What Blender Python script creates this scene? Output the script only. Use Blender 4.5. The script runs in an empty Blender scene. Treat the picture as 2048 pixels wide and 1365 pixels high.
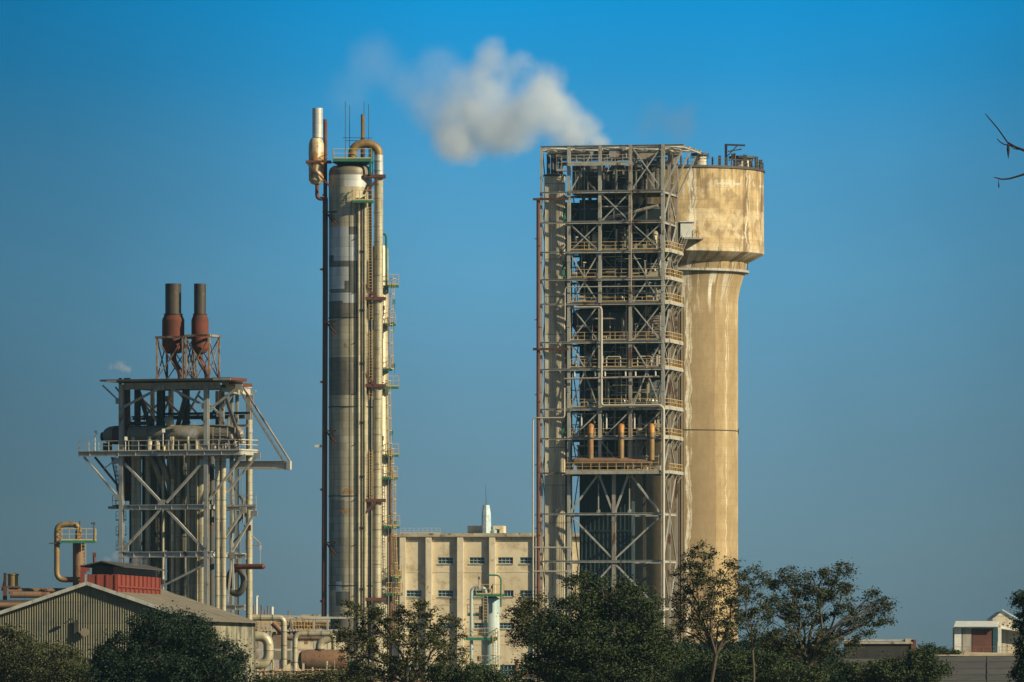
import bpy, math, random
from mathutils import Vector, Matrix, noise as mnoise
R = math.radians
random.seed(7)
sc = bpy.context.scene
C = sc.collection

# ------------------------------------------------------------------ camera
F = 14640.0      # focal length in photo pixels
CX, YH, CAMZ = 1024.0, 1312.0, 8.0   # the horizon lies at photo row 1312
cam = bpy.data.cameras.new("camera")
cam.sensor_width = 36.0
cam.lens = 36.0 * F / 2048.0
cam.shift_y = (YH - 682.5) / 2048.0
cam.clip_start = 5.0
cam.clip_end = 30000.0
camo = bpy.data.objects.new("camera", cam)
C.objects.link(camo)
camo.location = (0, 0, CAMZ)
camo.rotation_euler = (R(90), 0, 0)
sc.camera = camo

# ------------------------------------------------------------------ sky and sun
SUN_AZ, SUN_EL = 60.0, 27.0      # azimuth to the right of the camera's back
w = bpy.data.worlds.new("World")
sc.world = w
w.use_nodes = True
nt = w.node_tree
nt.nodes.clear()
def N(tree, t, **kw):
    n = tree.nodes.new(t)
    for k, v in kw.items():
        setattr(n, k, v)
    return n
def srgb(r, g, b):
    def f(c):
        c /= 255.0
        return c / 12.92 if c <= .04045 else ((c + .055) / 1.055) ** 2.4
    return (f(r), f(g), f(b), 1)
sky = N(nt, 'ShaderNodeTexSky', sky_type='NISHITA', sun_disc=False, sun_elevation=R(SUN_EL), sun_rotation=R(180 - SUN_AZ))
sky.dust_density = 2.0
tc = N(nt, 'ShaderNodeTexCoord')
sx = N(nt, 'ShaderNodeSeparateXYZ')
nt.links.new(tc.outputs['Generated'], sx.inputs[0])
mr = N(nt, 'ShaderNodeMapRange')
mr.inputs[1].default_value = 0.0
mr.inputs[2].default_value = 0.1
nt.links.new(sx.outputs[2], mr.inputs[0])
rmp = N(nt, 'ShaderNodeValToRGB')
cr = rmp.color_ramp
stops = [(0.0, srgb(96, 116, 126)), (.14, srgb(101, 130, 145)), (.32, srgb(98, 142, 166)), (.52, srgb(88, 153, 189)),
         (.68, srgb(70, 152, 199)), (.80, srgb(34, 147, 205)), (.90, srgb(0, 146, 211)), (1.0, srgb(0, 142, 213))]
cr.elements[0].position, cr.elements[0].color = stops[0]
cr.elements[1].position, cr.elements[1].color = stops[-1]
for p, c in stops[1:-1]:
    e = cr.elements.new(p); e.color = c
nt.links.new(mr.outputs[0], rmp.inputs[0])
# low sky dims to either side of the view, standing in for lens vignetting
az = N(nt, 'ShaderNodeMath', operation='ABSOLUTE')
azs = N(nt, 'ShaderNodeMath', operation='ADD')
azs.inputs[1].default_value = -0.013
nt.links.new(sx.outputs[0], azs.inputs[0])
nt.links.new(azs.outputs[0], az.inputs[0])
azr = N(nt, 'ShaderNodeMapRange', interpolation_type='SMOOTHSTEP')
azr.inputs[1].default_value = 0.012
azr.inputs[2].default_value = 0.095
azr.inputs[3].default_value = 1.0
azr.inputs[4].default_value = 0.50
nt.links.new(az.outputs[0], azr.inputs[0])
cn = N(nt, 'ShaderNodeTexNoise')
cn.inputs['Scale'].default_value = 28
cn.inputs['Detail'].default_value = 3
nt.links.new(tc.outputs['Generated'], cn.inputs['Vector'])
cnr = N(nt, 'ShaderNodeMapRange')
cnr.inputs[1].default_value = .35
cnr.inputs[2].default_value = .7
cnr.inputs[3].default_value = 14.7
cnr.inputs[4].default_value = 16.0
nt.links.new(cn.outputs[0], cnr.inputs[0])
mulv = N(nt, 'ShaderNodeMath', operation='MULTIPLY')
nt.links.new(azr.outputs[0], mulv.inputs[0])
nt.links.new(cnr.outputs[0], mulv.inputs[1])
vs = N(nt, 'ShaderNodeVectorMath', operation='SCALE')
nt.links.new(rmp.outputs[0], vs.inputs[0])
nt.links.new(mulv.outputs[0], vs.inputs[3])
hi = N(nt, 'ShaderNodeMapRange', interpolation_type='SMOOTHSTEP')
hi.inputs[1].default_value = 0.1
hi.inputs[2].default_value = 0.35
nt.links.new(sx.outputs[2], hi.inputs[0])
mx = N(nt, 'ShaderNodeMix', data_type='RGBA')
nt.links.new(hi.outputs[0], mx.inputs[0])
nt.links.new(vs.outputs[0], mx.inputs[6])
tint = N(nt, 'ShaderNodeVectorMath', operation='MULTIPLY')
tint.inputs[1].default_value = (.42, .62, .80)      # overhead sky tinted and dimmed to weaken the fill light
nt.links.new(sky.outputs[0], tint.inputs[0])
nt.links.new(tint.outputs[0], mx.inputs[7])
bg = N(nt, 'ShaderNodeBackground')
bg.inputs[1].default_value = 0.055
nt.links.new(mx.outputs[2], bg.inputs[0])
wo = N(nt, 'ShaderNodeOutputWorld')
nt.links.new(bg.outputs[0], wo.inputs[0])

sl = bpy.data.lights.new("sun", 'SUN')
sl.energy = 5.0
sl.angle = R(0.5)
sl.color = (1.0, 0.845, 0.55)
so = bpy.data.objects.new("sun", sl)
C.objects.link(so)
sdir = Vector((math.sin(R(SUN_AZ)) * math.cos(R(SUN_EL)), -math.cos(R(SUN_AZ)) * math.cos(R(SUN_EL)), math.sin(R(SUN_EL))))
so.rotation_euler = sdir.to_track_quat('Z', 'Y').to_euler()
so.location = (300, 300, 300)
sc.view_settings.view_transform = 'Standard'
sc.view_settings.look = 'None'
sc.view_settings.exposure = 0.30
sc.view_settings.gamma = 1.0
sc.cycles.volume_bounces = 7
sc.cycles.max_bounces = 8
sc.cycles.volume_step_rate = 1.0
sc.cycles.use_denoising = True

# ------------------------------------------------------------------ helpers
def P(px, py, D):
    return Vector(((px - CX) / F * D, D, CAMZ + (YH - py) / F * D))
def Zat(py, D):
    return CAMZ + (YH - py) / F * D

class MB:
    def __init__(s):
        s.v, s.f, s.m, s.sm = [], [], [], []
    def add(s, vs, fs, mi=0, smooth=False):
        b = len(s.v)
        s.v += [tuple(x) for x in vs]
        for k, f in enumerate(fs):
            s.f.append([b + i for i in f])
            s.m.append(mi[k] if isinstance(mi, list) else mi)
            s.sm.append(smooth)
    def boxc(s, c, dx, dy, dz, ux=Vector((1, 0, 0)), uy=Vector((0, 1, 0)), mi=0):
        c = Vector(c); uz = Vector((0, 0, 1))
        vs = [c + ux * (a * dx / 2) + uy * (b * dy / 2) + uz * (e * dz / 2) for e in (-1, 1) for b in (-1, 1) for a in (-1, 1)]
        s.add(vs, [(0, 2, 3, 1), (4, 5, 7, 6), (0, 1, 5, 4), (2, 6, 7, 3), (0, 4, 6, 2), (1, 3, 7, 5)], mi)
    def bar(s, a, b, wd, ht=None, mi=0):
        a, b = Vector(a), Vector(b)
        ht = wd if ht is None else ht
        d = (b - a)
        if d.length < 1e-6: return
        d.normalize()
        up = Vector((0, 0, 1)) if abs(d.z) < .95 else Vector((math.sin(.2), math.cos(.2), 0))
        x = d.cross(up).normalized(); y = x.cross(d).normalized()
        vs = [p + x * (i * wd / 2) + y * (j * ht / 2) for p in (a, b) for j in (-1, 1) for i in (-1, 1)]
        s.add(vs, [(0, 2, 3, 1), (4, 5, 7, 6), (0, 1, 5, 4), (2, 6, 7, 3), (0, 4, 6, 2), (1, 3, 7, 5)], mi)
    def hpost(s, a, b, u, vd, wd, dp=None, mi=0):
        """rolled steel post: two flanges and a web; u = flange direction, vd = depth direction"""
        a, b = Vector(a), Vector(b); dp = dp or wd; t = wd * .14
        for off in (-1, 1):
            c = (a + b) / 2 + vd * (off * (dp / 2 - t / 2))
            s.boxc(c, wd, t, (b - a).length, u, vd, mi)
        s.boxc((a + b) / 2, t, dp - 2 * t - .004, (b - a).length - .004, u, vd, mi)
    def ibeam(s, a, b, ht, wd, mi=0):
        a, b = Vector(a), Vector(b); t = ht * .14
        z = Vector((0, 0, 1))
        s.bar(a + z * (ht / 2 - t / 2), b + z * (ht / 2 - t / 2), wd, t, mi)
        s.bar(a - z * (ht / 2 - t / 2), b - z * (ht / 2 - t / 2), wd, t, mi)
        s.bar(a, b, wd * .2, ht - 2 * t - .004, mi)
    def tube(s, pts, r, n=12, caps=True, mi=0, smooth=True):
        pts = [Vector(p) for p in pts]
        rs = r if isinstance(r, (list, tuple)) else [r] * len(pts)
        rings = []
        d0 = (pts[1] - pts[0]).normalized()
        up = Vector((0, 0, 1)) if abs(d0.z) < .9 else Vector((1, 0, 0))
        x = d0.cross(up).normalized()
        for i, p in enumerate(pts):
            if i == 0: d = pts[1] - pts[0]
            elif i == len(pts) - 1: d = pts[-1] - pts[-2]
            else: d = (pts[i + 1] - p).normalized() + (p - pts[i - 1]).normalized()
            if d.length < 1e-9: d = pts[i] - pts[i - 1]
            d.normalize()
            x = (x - d * x.dot(d))
            if x.length < 1e-6: x = d.orthogonal()
            x.normalize(); y = d.cross(x)
            rings.append([p + (x * math.cos(2 * math.pi * k / n) + y * math.sin(2 * math.pi * k / n)) * rs[i] for k in range(n)])
        vs = [q for rg in rings for q in rg]
        fs = []
        for i in range(len(pts) - 1):
            for k in range(n):
                k2 = (k + 1) % n
                fs.append((i * n + k, i * n + k2, (i + 1) * n + k2, (i + 1) * n + k))
        s.add(vs, fs, mi, smooth)
        if caps:
            s.add(rings[0], [tuple(reversed(range(n)))], mi)
            s.add(rings[-1], [tuple(range(n))], mi)
    def lathe(s, cx, cy, prof, n=32, mi=0, caps=True, smooth=True, a0=0, matf=None, rf=None):
        vs, fs, ms = [], [], []
        for (r, z) in prof:
            for k in range(n):
                a = a0 + 2 * math.pi * k / n
                rr = r * (rf(a, z) if rf else 1)
                vs.append((cx + rr * math.cos(a), cy + rr * math.sin(a), z))
        for i in range(len(prof) - 1):
            for k in range(n):
                k2 = (k + 1) % n
                fs.append((i * n + k, i * n + k2, (i + 1) * n + k2, (i + 1) * n + k))
                if matf:
                    a = a0 + 2 * math.pi * (k + .5) / n
                    r = (prof[i][0] + prof[i + 1][0]) / 2; z = (prof[i][1] + prof[i + 1][1]) / 2
                    ms.append(matf(cx + r * math.cos(a), cy + r * math.sin(a), z))
        s.add(vs, fs, ms if matf else mi, smooth)
        if caps:
            s.add([vs[k] for k in range(n)], [tuple(reversed(range(n)))], mi)
            s.add([vs[(len(prof) - 1) * n + k] for k in range(n)], [tuple(range(n))], mi)
    def prism(s, poly, dvec, mi=0):
        """extrude a planar polygon along dvec"""
        n = len(poly); dvec = Vector(dvec)
        a = [Vector(p) for p in poly]; b = [p + dvec for p in a]
        s.add(a + b, [tuple(range(n)), tuple(reversed(range(n, 2 * n)))] + [(i, n + i, n + (i + 1) % n, (i + 1) % n) for i in range(n)], mi)
    def rail(s, pts, h=1.1, step=1.5, t=.055, mi=0, mid=True, toe=True, n=5):
        pts = [Vector(p) for p in pts]
        zz = Vector((0, 0, 1))
        for a, b in zip(pts, pts[1:]):
            L = (b - a).length
            if L < .05: continue
            k = max(1, round(L / step))
            s.bar(a + zz * h, b + zz * h, t, t, mi)
            if mid: s.bar(a + zz * h * .55, b + zz * h * .55, t * .8, t * .8, mi)
            if toe: s.bar(a + zz * .1, b + zz * .1, t * .5, .14, mi)
            for i in range(k + 1):
                p = a.lerp(b, i / k)
                s.bar(p, p + zz * (h - t * .6), t * .9, t * .9, mi)
    def ladder(s, a, b, u, wd=.45, t=.05, cage=False, mi=0, out=None):
        a, b = Vector(a), Vector(b); u = Vector(u)
        for q in (-1, 1):
            s.bar(a + u * (q * wd / 2), b + u * (q * wd / 2), t, t, mi)
        L = (b - a).length; k = int(L / .4)
        for i in range(1, k):
            p = a.lerp(b, i / k)
            s.bar(p - u * (wd / 2 - .01), p + u * (wd / 2 - .01), t * .6, t * .6, mi)
        if cage and out is not None:
            out = Vector(out); k = max(1, int(L / 1.6)); hoops = []
            for i in range(k + 1):
                p = a.lerp(b, i / k)
                hp = [p + u * (math.cos(g) * wd * .75) + out * (math.sin(g) * .7) for g in [math.pi * j / 6 for j in range(7)]]
                hoops.append(hp)
                for q1, q2 in zip(hp, hp[1:]): s.bar(q1, q2, t * .8, t * 1.2, mi)
            for j in (1, 3, 5):
                s.bar(hoops[0][j], hoops[-1][j], t * .6, t * .6, mi)
    def cut(s):
        if not hasattr(s, 'cuts'): s.cuts = [(0, 0)]
        if (len(s.v), len(s.f)) != s.cuts[-1]: s.cuts.append((len(s.v), len(s.f)))
    def build_each(s, name, mats, parent=None):
        s.cut(); out = []
        for (v0, f0), (v1, f1) in zip(s.cuts, s.cuts[1:]):
            q = MB(); q.v = s.v[v0:v1]; q.f = [[i - v0 for i in f] for f in s.f[f0:f1]]; q.m = s.m[f0:f1]; q.sm = s.sm[f0:f1]
            out.append(q.build(name, mats, parent))
        return out
    def build(s, name, mats, parent=None):
        me = bpy.data.meshes.new(name)
        o0 = Vector(parent_world(parent)) if parent else Vector((0, 0, 0))
        me.from_pydata([(x - o0.x, y - o0.y, z - o0.z) for x, y, z in s.v], [], s.f)
        for m in (mats if isinstance(mats, (list, tuple)) else [mats]):
            me.materials.append(m)
        me.polygons.foreach_set('material_index', s.m)
        me.polygons.foreach_set('use_smooth', s.sm)
        me.update()
        if any(s.sm): me.set_sharp_from_angle(angle=R(24))
        o = bpy.data.objects.new(name, me)
        C.objects.link(o)
        if parent: o.parent = parent
        return o
def parent_world(p):
    v = Vector(p.location)
    while p.parent:
        p = p.parent; v += Vector(p.location)
    return v
def bend(pts, rad, k=6):
    """round the corners of a polyline"""
    pts = [Vector(p) for p in pts]
    out = [pts[0]]
    for a, b, c in zip(pts, pts[1:], pts[2:]):
        d1 = (a - b); d2 = (c - b)
        r = min(rad, d1.length * .49 if len(out) > 1 else d1.length * .95, d2.length * .5)
        p1 = b + d1.normalized() * r; p2 = b + d2.normalized() * r
        for i in range(k + 1):
            t = i / k
            out.append(p1 * (1 - t) ** 2 + b * 2 * t * (1 - t) + p2 * t * t)
    out.append(pts[-1])
    return out
def thing(name, label, cat, loc, group=None):
    o = bpy.data.objects.new(name, None)
    C.objects.link(o)
    o.location = loc; o.empty_display_size = .5
    o['label'] = label; o['category'] = cat
    if group: o['group'] = group
    return o
def tag(o, label, cat, group=None, kind=None):
    if kind: o['kind'] = kind
    if label: o['label'] = label
    if cat: o['category'] = cat
    if group: o['group'] = group
    return o
def rebase(o, loc):
    """move a one-mesh thing's origin to its base"""
    loc = Vector(loc); d = loc - Vector(o.location)
    for v in o.data.vertices: v.co -= d
    o.location = loc
    return o

# ------------------------------------------------------------------ materials
def newmat(name):
    m = bpy.data.materials.new(name); m.use_nodes = True
    t = m.node_tree; t.nodes.clear()
    out = N(t, 'ShaderNodeOutputMaterial'); b = N(t, 'ShaderNodeBsdfPrincipled')
    t.links.new(b.outputs[0], out.inputs[0])
    return m, t, b
def ramp(t, src, stops, interp='LINEAR'):
    r = N(t, 'ShaderNodeValToRGB'); cr = r.color_ramp; cr.interpolation = interp
    cr.elements[0].position, cr.elements[0].color = stops[0]
    cr.elements[1].position, cr.elements[1].color = stops[-1]
    for p, c in stops[1:-1]:
        e = cr.elements.new(p); e.color = c
    t.links.new(src, r.inputs[0])
    return r.outputs[0]
def c4(c):
    return (c, c, c, 1) if isinstance(c, (int, float)) else (c[0], c[1], c[2], 1)
def noisen(t, vec, scale, detail=5, rough=.6, stretch=(1, 1, 1)):
    if stretch != (1, 1, 1):
        mp = N(t, 'ShaderNodeMapping'); mp.inputs['Scale'].default_value = stretch
        t.links.new(vec, mp.inputs[0]); vec = mp.outputs[0]
    n = N(t, 'ShaderNodeTexNoise'); n.inputs['Scale'].default_value = scale
    n.inputs['Detail'].default_value = detail; n.inputs['Roughness'].default_value = rough
    t.links.new(vec, n.inputs['Vector'])
    return n.outputs[0]
def mixc(t, fac, a, b):
    m = N(t, 'ShaderNodeMix', data_type='RGBA')
    for i, s_ in ((0, fac), (6, a), (7, b)):
        if hasattr(s_, 'links'): t.links.new(s_, m.inputs[i])
        else: m.inputs[i].default_value = s_ if i == 0 else c4(s_)
    return m.outputs[2]
def math_(t, op, a, b=None, clamp=False):
    m = N(t, 'ShaderNodeMath', operation=op); m.use_clamp = clamp
    for i, s_ in ((0, a), (1, b)):
        if s_ is None: continue
        if hasattr(s_, 'links'): t.links.new(s_, m.inputs[i])
        else: m.inputs[i].default_value = s_
    return m.outputs[0]
def objvec(t):
    tcn = N(t, 'ShaderNodeTexCoord'); oi = N(t, 'ShaderNodeObjectInfo')
    a = N(t, 'ShaderNodeVectorMath', operation='ADD')
    sc_ = math_(t, 'MULTIPLY', oi.outputs['Random'], 60.0)
    t.links.new(tcn.outputs['Object'], a.inputs[0]); t.links.new(sc_, a.inputs[1])
    return a.outputs[0]
def mat(name, c1, c2, scale=.6, rough=.6, metal=0.0, rust=None, rust_at=.58, rust_scale=.5, streak=None, streak_amt=.5,
        bump=.0, bands=None):
    """weathered surface: two tones, optional streaks running down and rust patches"""
    m, t, b = newmat(name)
    v = objvec(t)
    n1 = noisen(t, v, scale, 6, .65)
    col = mixc(t, ramp(t, n1, [(.35, c4(0)), (.65, c4(1))]), c1, c2)
    if streak:
        n2 = noisen(t, v, 1.6, 5, .6, (1, 1, .08))
        f = ramp(t, n2, [(.5, c4(0)), (.72, c4(1))])
        col = mixc(t, math_(t, 'MULTIPLY', f, streak_amt), col, streak)
    if bands:
        per, wd, bc = bands
        sp = N(t, 'ShaderNodeSeparateXYZ'); tcn = N(t, 'ShaderNodeTexCoord')
        t.links.new(tcn.outputs['Object'], sp.inputs[0])
        fr = math_(t, 'FRACT', math_(t, 'DIVIDE', sp.outputs[2], per))
        lt = math_(t, 'LESS_THAN', fr, wd / per)
        col = mixc(t, math_(t, 'MULTIPLY', lt, .75), col, bc)
        fl = math_(t, 'FLOOR', math_(t, 'DIVIDE', sp.outputs[2], per))
        wn = N(t, 'ShaderNodeTexWhiteNoise', noise_dimensions='2D')
        fa = math_(t, 'FLOOR', math_(t, 'MULTIPLY', math_(t, 'ADD', math_(t, 'ARCTAN2', sp.outputs[1], sp.outputs[0]), math_(t, 'MULTIPLY', fl, .37)), 1.9))
        cbx = N(t, 'ShaderNodeCombineXYZ'); t.links.new(fl, cbx.inputs[0]); t.links.new(fa, cbx.inputs[1])
        t.links.new(cbx.outputs[0], wn.inputs[0])
        col = mixc(t, math_(t, 'MULTIPLY', wn.outputs[0], .38), col, bc)
    rf = None
    if rust:
        n3 = noisen(t, v, rust_scale, 8, .7, (1, 1, .6))
        rf = ramp(t, n3, [(rust_at, c4(0)), (rust_at + .07, c4(1))])
        col = mixc(t, rf, col, rust)
    t.links.new(col, b.inputs['Base Color'])
    b.inputs['Roughness'].default_value = rough
    b.inputs['Metallic'].default_value = metal
    if rf is not None and metal > 0:
        t.links.new(math_(t, 'MULTIPLY', math_(t, 'SUBTRACT', 1.0, rf), metal), b.inputs['Metallic'])
    if bump:
        bp = N(t, 'ShaderNodeBump'); bp.inputs['Strength'].default_value = bump; bp.inputs['Distance'].default_value = .05
        n4 = noisen(t, v, 3.0, 5)
        t.links.new(n4, bp.inputs['Height']); t.links.new(bp.outputs[0], b.inputs['Normal'])
    return m
RUST = (.11, .045, .022)
M = {}
M['steel'] = mat('weathered_grey_paint', (.33, .35, .33), (.44, .43, .38), .8, .6, 0, RUST, .575, .6, (.16, .10, .07), .55)
M['steel_rusty'] = mat('rusty_grey_paint', (.33, .33, .30), (.38, .32, .27), .8, .65, 0, (.12, .055, .035), .53, .5, (.14, .07, .045), .7)
M['rail_grey'] = mat('grey_railing', (.42, .41, .36), (.50, .46, .38), .8, .6, 0, (.2, .09, .04), .6, .5)
M['yellow'] = mat('yellow_railing', (.56, .38, .13), (.46, .34, .18), .9, .6, 0, (.22, .10, .04), .60, .8)
M['green'] = mat('green_paint', (.02, .17, .11), (.025, .11, .08), .8, .5, 0, (.10, .06, .03), .66, .8)
M['deck'] = mat('deck_underside', (.09, .09, .085), (.13, .11, .09), .6, .7, 0, (.10, .045, .03), .6)
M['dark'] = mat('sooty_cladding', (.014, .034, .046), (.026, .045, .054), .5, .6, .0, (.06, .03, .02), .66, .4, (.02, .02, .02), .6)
M['dark_steel'] = mat('dark_steel', (.05, .055, .055), (.08, .07, .06), .5, .6, 0, (.08, .035, .02), .58)
M['rust'] = mat('rust_brown', (.13, .045, .025), (.07, .03, .02), .7, .7, 0, (.25, .12, .05), .66, .6, (.03, .015, .012), .6, .2)
M['rust_pipe'] = mat('rust_pipe_brown', (.13, .042, .028), (.085, .03, .022), .5, .7, 0, (.12, .05, .03), .64, .6)
M['ochre'] = mat('ochre_pipe', (.30, .20, .07), (.20, .13, .06), .7, .55, .2, (.22, .09, .03), .55, .6, (.07, .05, .03), .5)
M['orange_rust'] = mat('orange_rust', (.50, .26, .07), (.30, .13, .05), .8, .6, .1, (.16, .06, .03), .6)
M['alu'] = mat('aluminium_cladding', (.44, .40, .27), (.55, .50, .36), .35, .45, .22, (.16, .10, .05), .64, .5, (.16, .13, .08), .6, bands=(1.0, .05, (.20, .17, .12)))
M['alu_dark'] = mat('dull_aluminium_cladding', (.16, .16, .14), (.26, .25, .20), .5, .42, .5, (.10, .07, .04), .62, .7, (.06, .06, .05), .6, bands=(1.3, .05, (.1, .09, .07)))
M['alu_bright'] = mat('bright_aluminium_sheet', (.70, .72, .68), (.60, .61, .58), .7, .42, .35, (.4, .3, .2), .72, .8, (.35, .33, .3), .5, bands=(1.3, .05, (.3, .3, .28)))
M['cream'] = mat('cream_corrugated_sheet', (.72, .66, .50), (.60, .54, .41), .6, .55, .0, (.22, .12, .07), .66, .5, (.20, .17, .14), .7, bands=(5.4, .12, (.2, .17, .13)))
M['white'] = mat('dirty_white_paint', (.68, .70, .66), (.55, .55, .50), .8, .5, 0, (.3, .2, .12), .7)
M['paleblue'] = mat('pale_blue_paint', (.27, .40, .43), (.38, .45, .43), .5, .5, 0, (.3, .2, .12), .68, .7, (.62, .62, .56), .7)
M['red'] = mat('red_sheet', (.24, .045, .026), (.18, .038, .024), .5, .6, 0, (.12, .04, .03), .62, .6, (.10, .03, .02), .5)
M['roofing'] = mat('grey_asbestos_roof', (.21, .185, .135), (.14, .125, .095), .35, .85, 0, (.09, .075, .06), .58, .4)
M['asbestos'] = mat('corrugated_asbestos', (.21, .195, .13), (.14, .14, .095), .35, .8, 0, (.10, .10, .08), .56, .5, (.08, .08, .06), .9, bands=(2.3, .10, (.09, .09, .07)))
M['roof_far'] = mat('dark_grey_roof', (.055, .055, .05), (.085, .078, .07), .15, .9, 0, (.05, .05, .045), .55, .2)
M['rubble'] = mat('lit_pale_roofing', (.5, .42, .28), (.38, .30, .2), .6, .9)
M['glass_blue'] = mat('blue_window_glass', (.03, .07, .09), (.05, .10, .12), 1.2, .25, .0)
M['ground'] = mat('dry_ground', (.10, .095, .05), (.14, .12, .07), .05, .95)
M['bark'] = mat('pale_bark', (.09, .072, .048), (.055, .045, .033), 2.0, .9)
M['twig'] = mat('dark_bark', (.014, .010, .009), (.022, .014, .012), 6.0, .9)
M['copperpot'] = mat('rusty_tank_paint', (.24, .13, .07), (.17, .11, .07), .6, .6, 0, (.14, .055, .03), .55, .6, (.09, .07, .045), .6)
M['rust_frame'] = mat('pink_rust_paint', (.20, .12, .09), (.30, .25, .19), .9, .65, 0, (.09, .035, .022), .50, .9)
M['black'] = mat('black_metal', (.02, .02, .02), (.035, .03, .028), .8, .6)

def leafmat(name, a, b_, c_):
    m, t, b = newmat(name)
    tcn = N(t, 'ShaderNodeTexCoord')
    n1 = noisen(t, tcn.outputs['Object'], .9, 3)
    n2 = noisen(t, tcn.outputs['Object'], 6.0, 2)
    col = mixc(t, ramp(t, n1, [(.38, c4(0)), (.62, c4(1))]), a, b_)
    col = mixc(t, ramp(t, n2, [(.50, c4(0)), (.66, c4(1))]), col, c_)
    t.links.new(col, b.inputs['Base Color'])
    b.inputs['Roughness'].default_value = .65
    b.inputs['Specular IOR Level'].default_value = .2
    return m
M['leaf_dark'] = leafmat('dark_green_leaves', (.010, .026, .016), (.017, .034, .016), (.024, .038, .018))
M['leaf_olive'] = leafmat('olive_leaves', (.040, .055, .020), (.060, .066, .026), (.075, .065, .035))
M['leaf_brown'] = leafmat('green_and_brown_leaves', (.030, .050, .020), (.048, .058, .026), (.060, .045, .030))
M['leaf_green'] = leafmat('mid_green_leaves', (.024, .046, .020), (.042, .062, .022), (.058, .062, .026))

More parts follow.
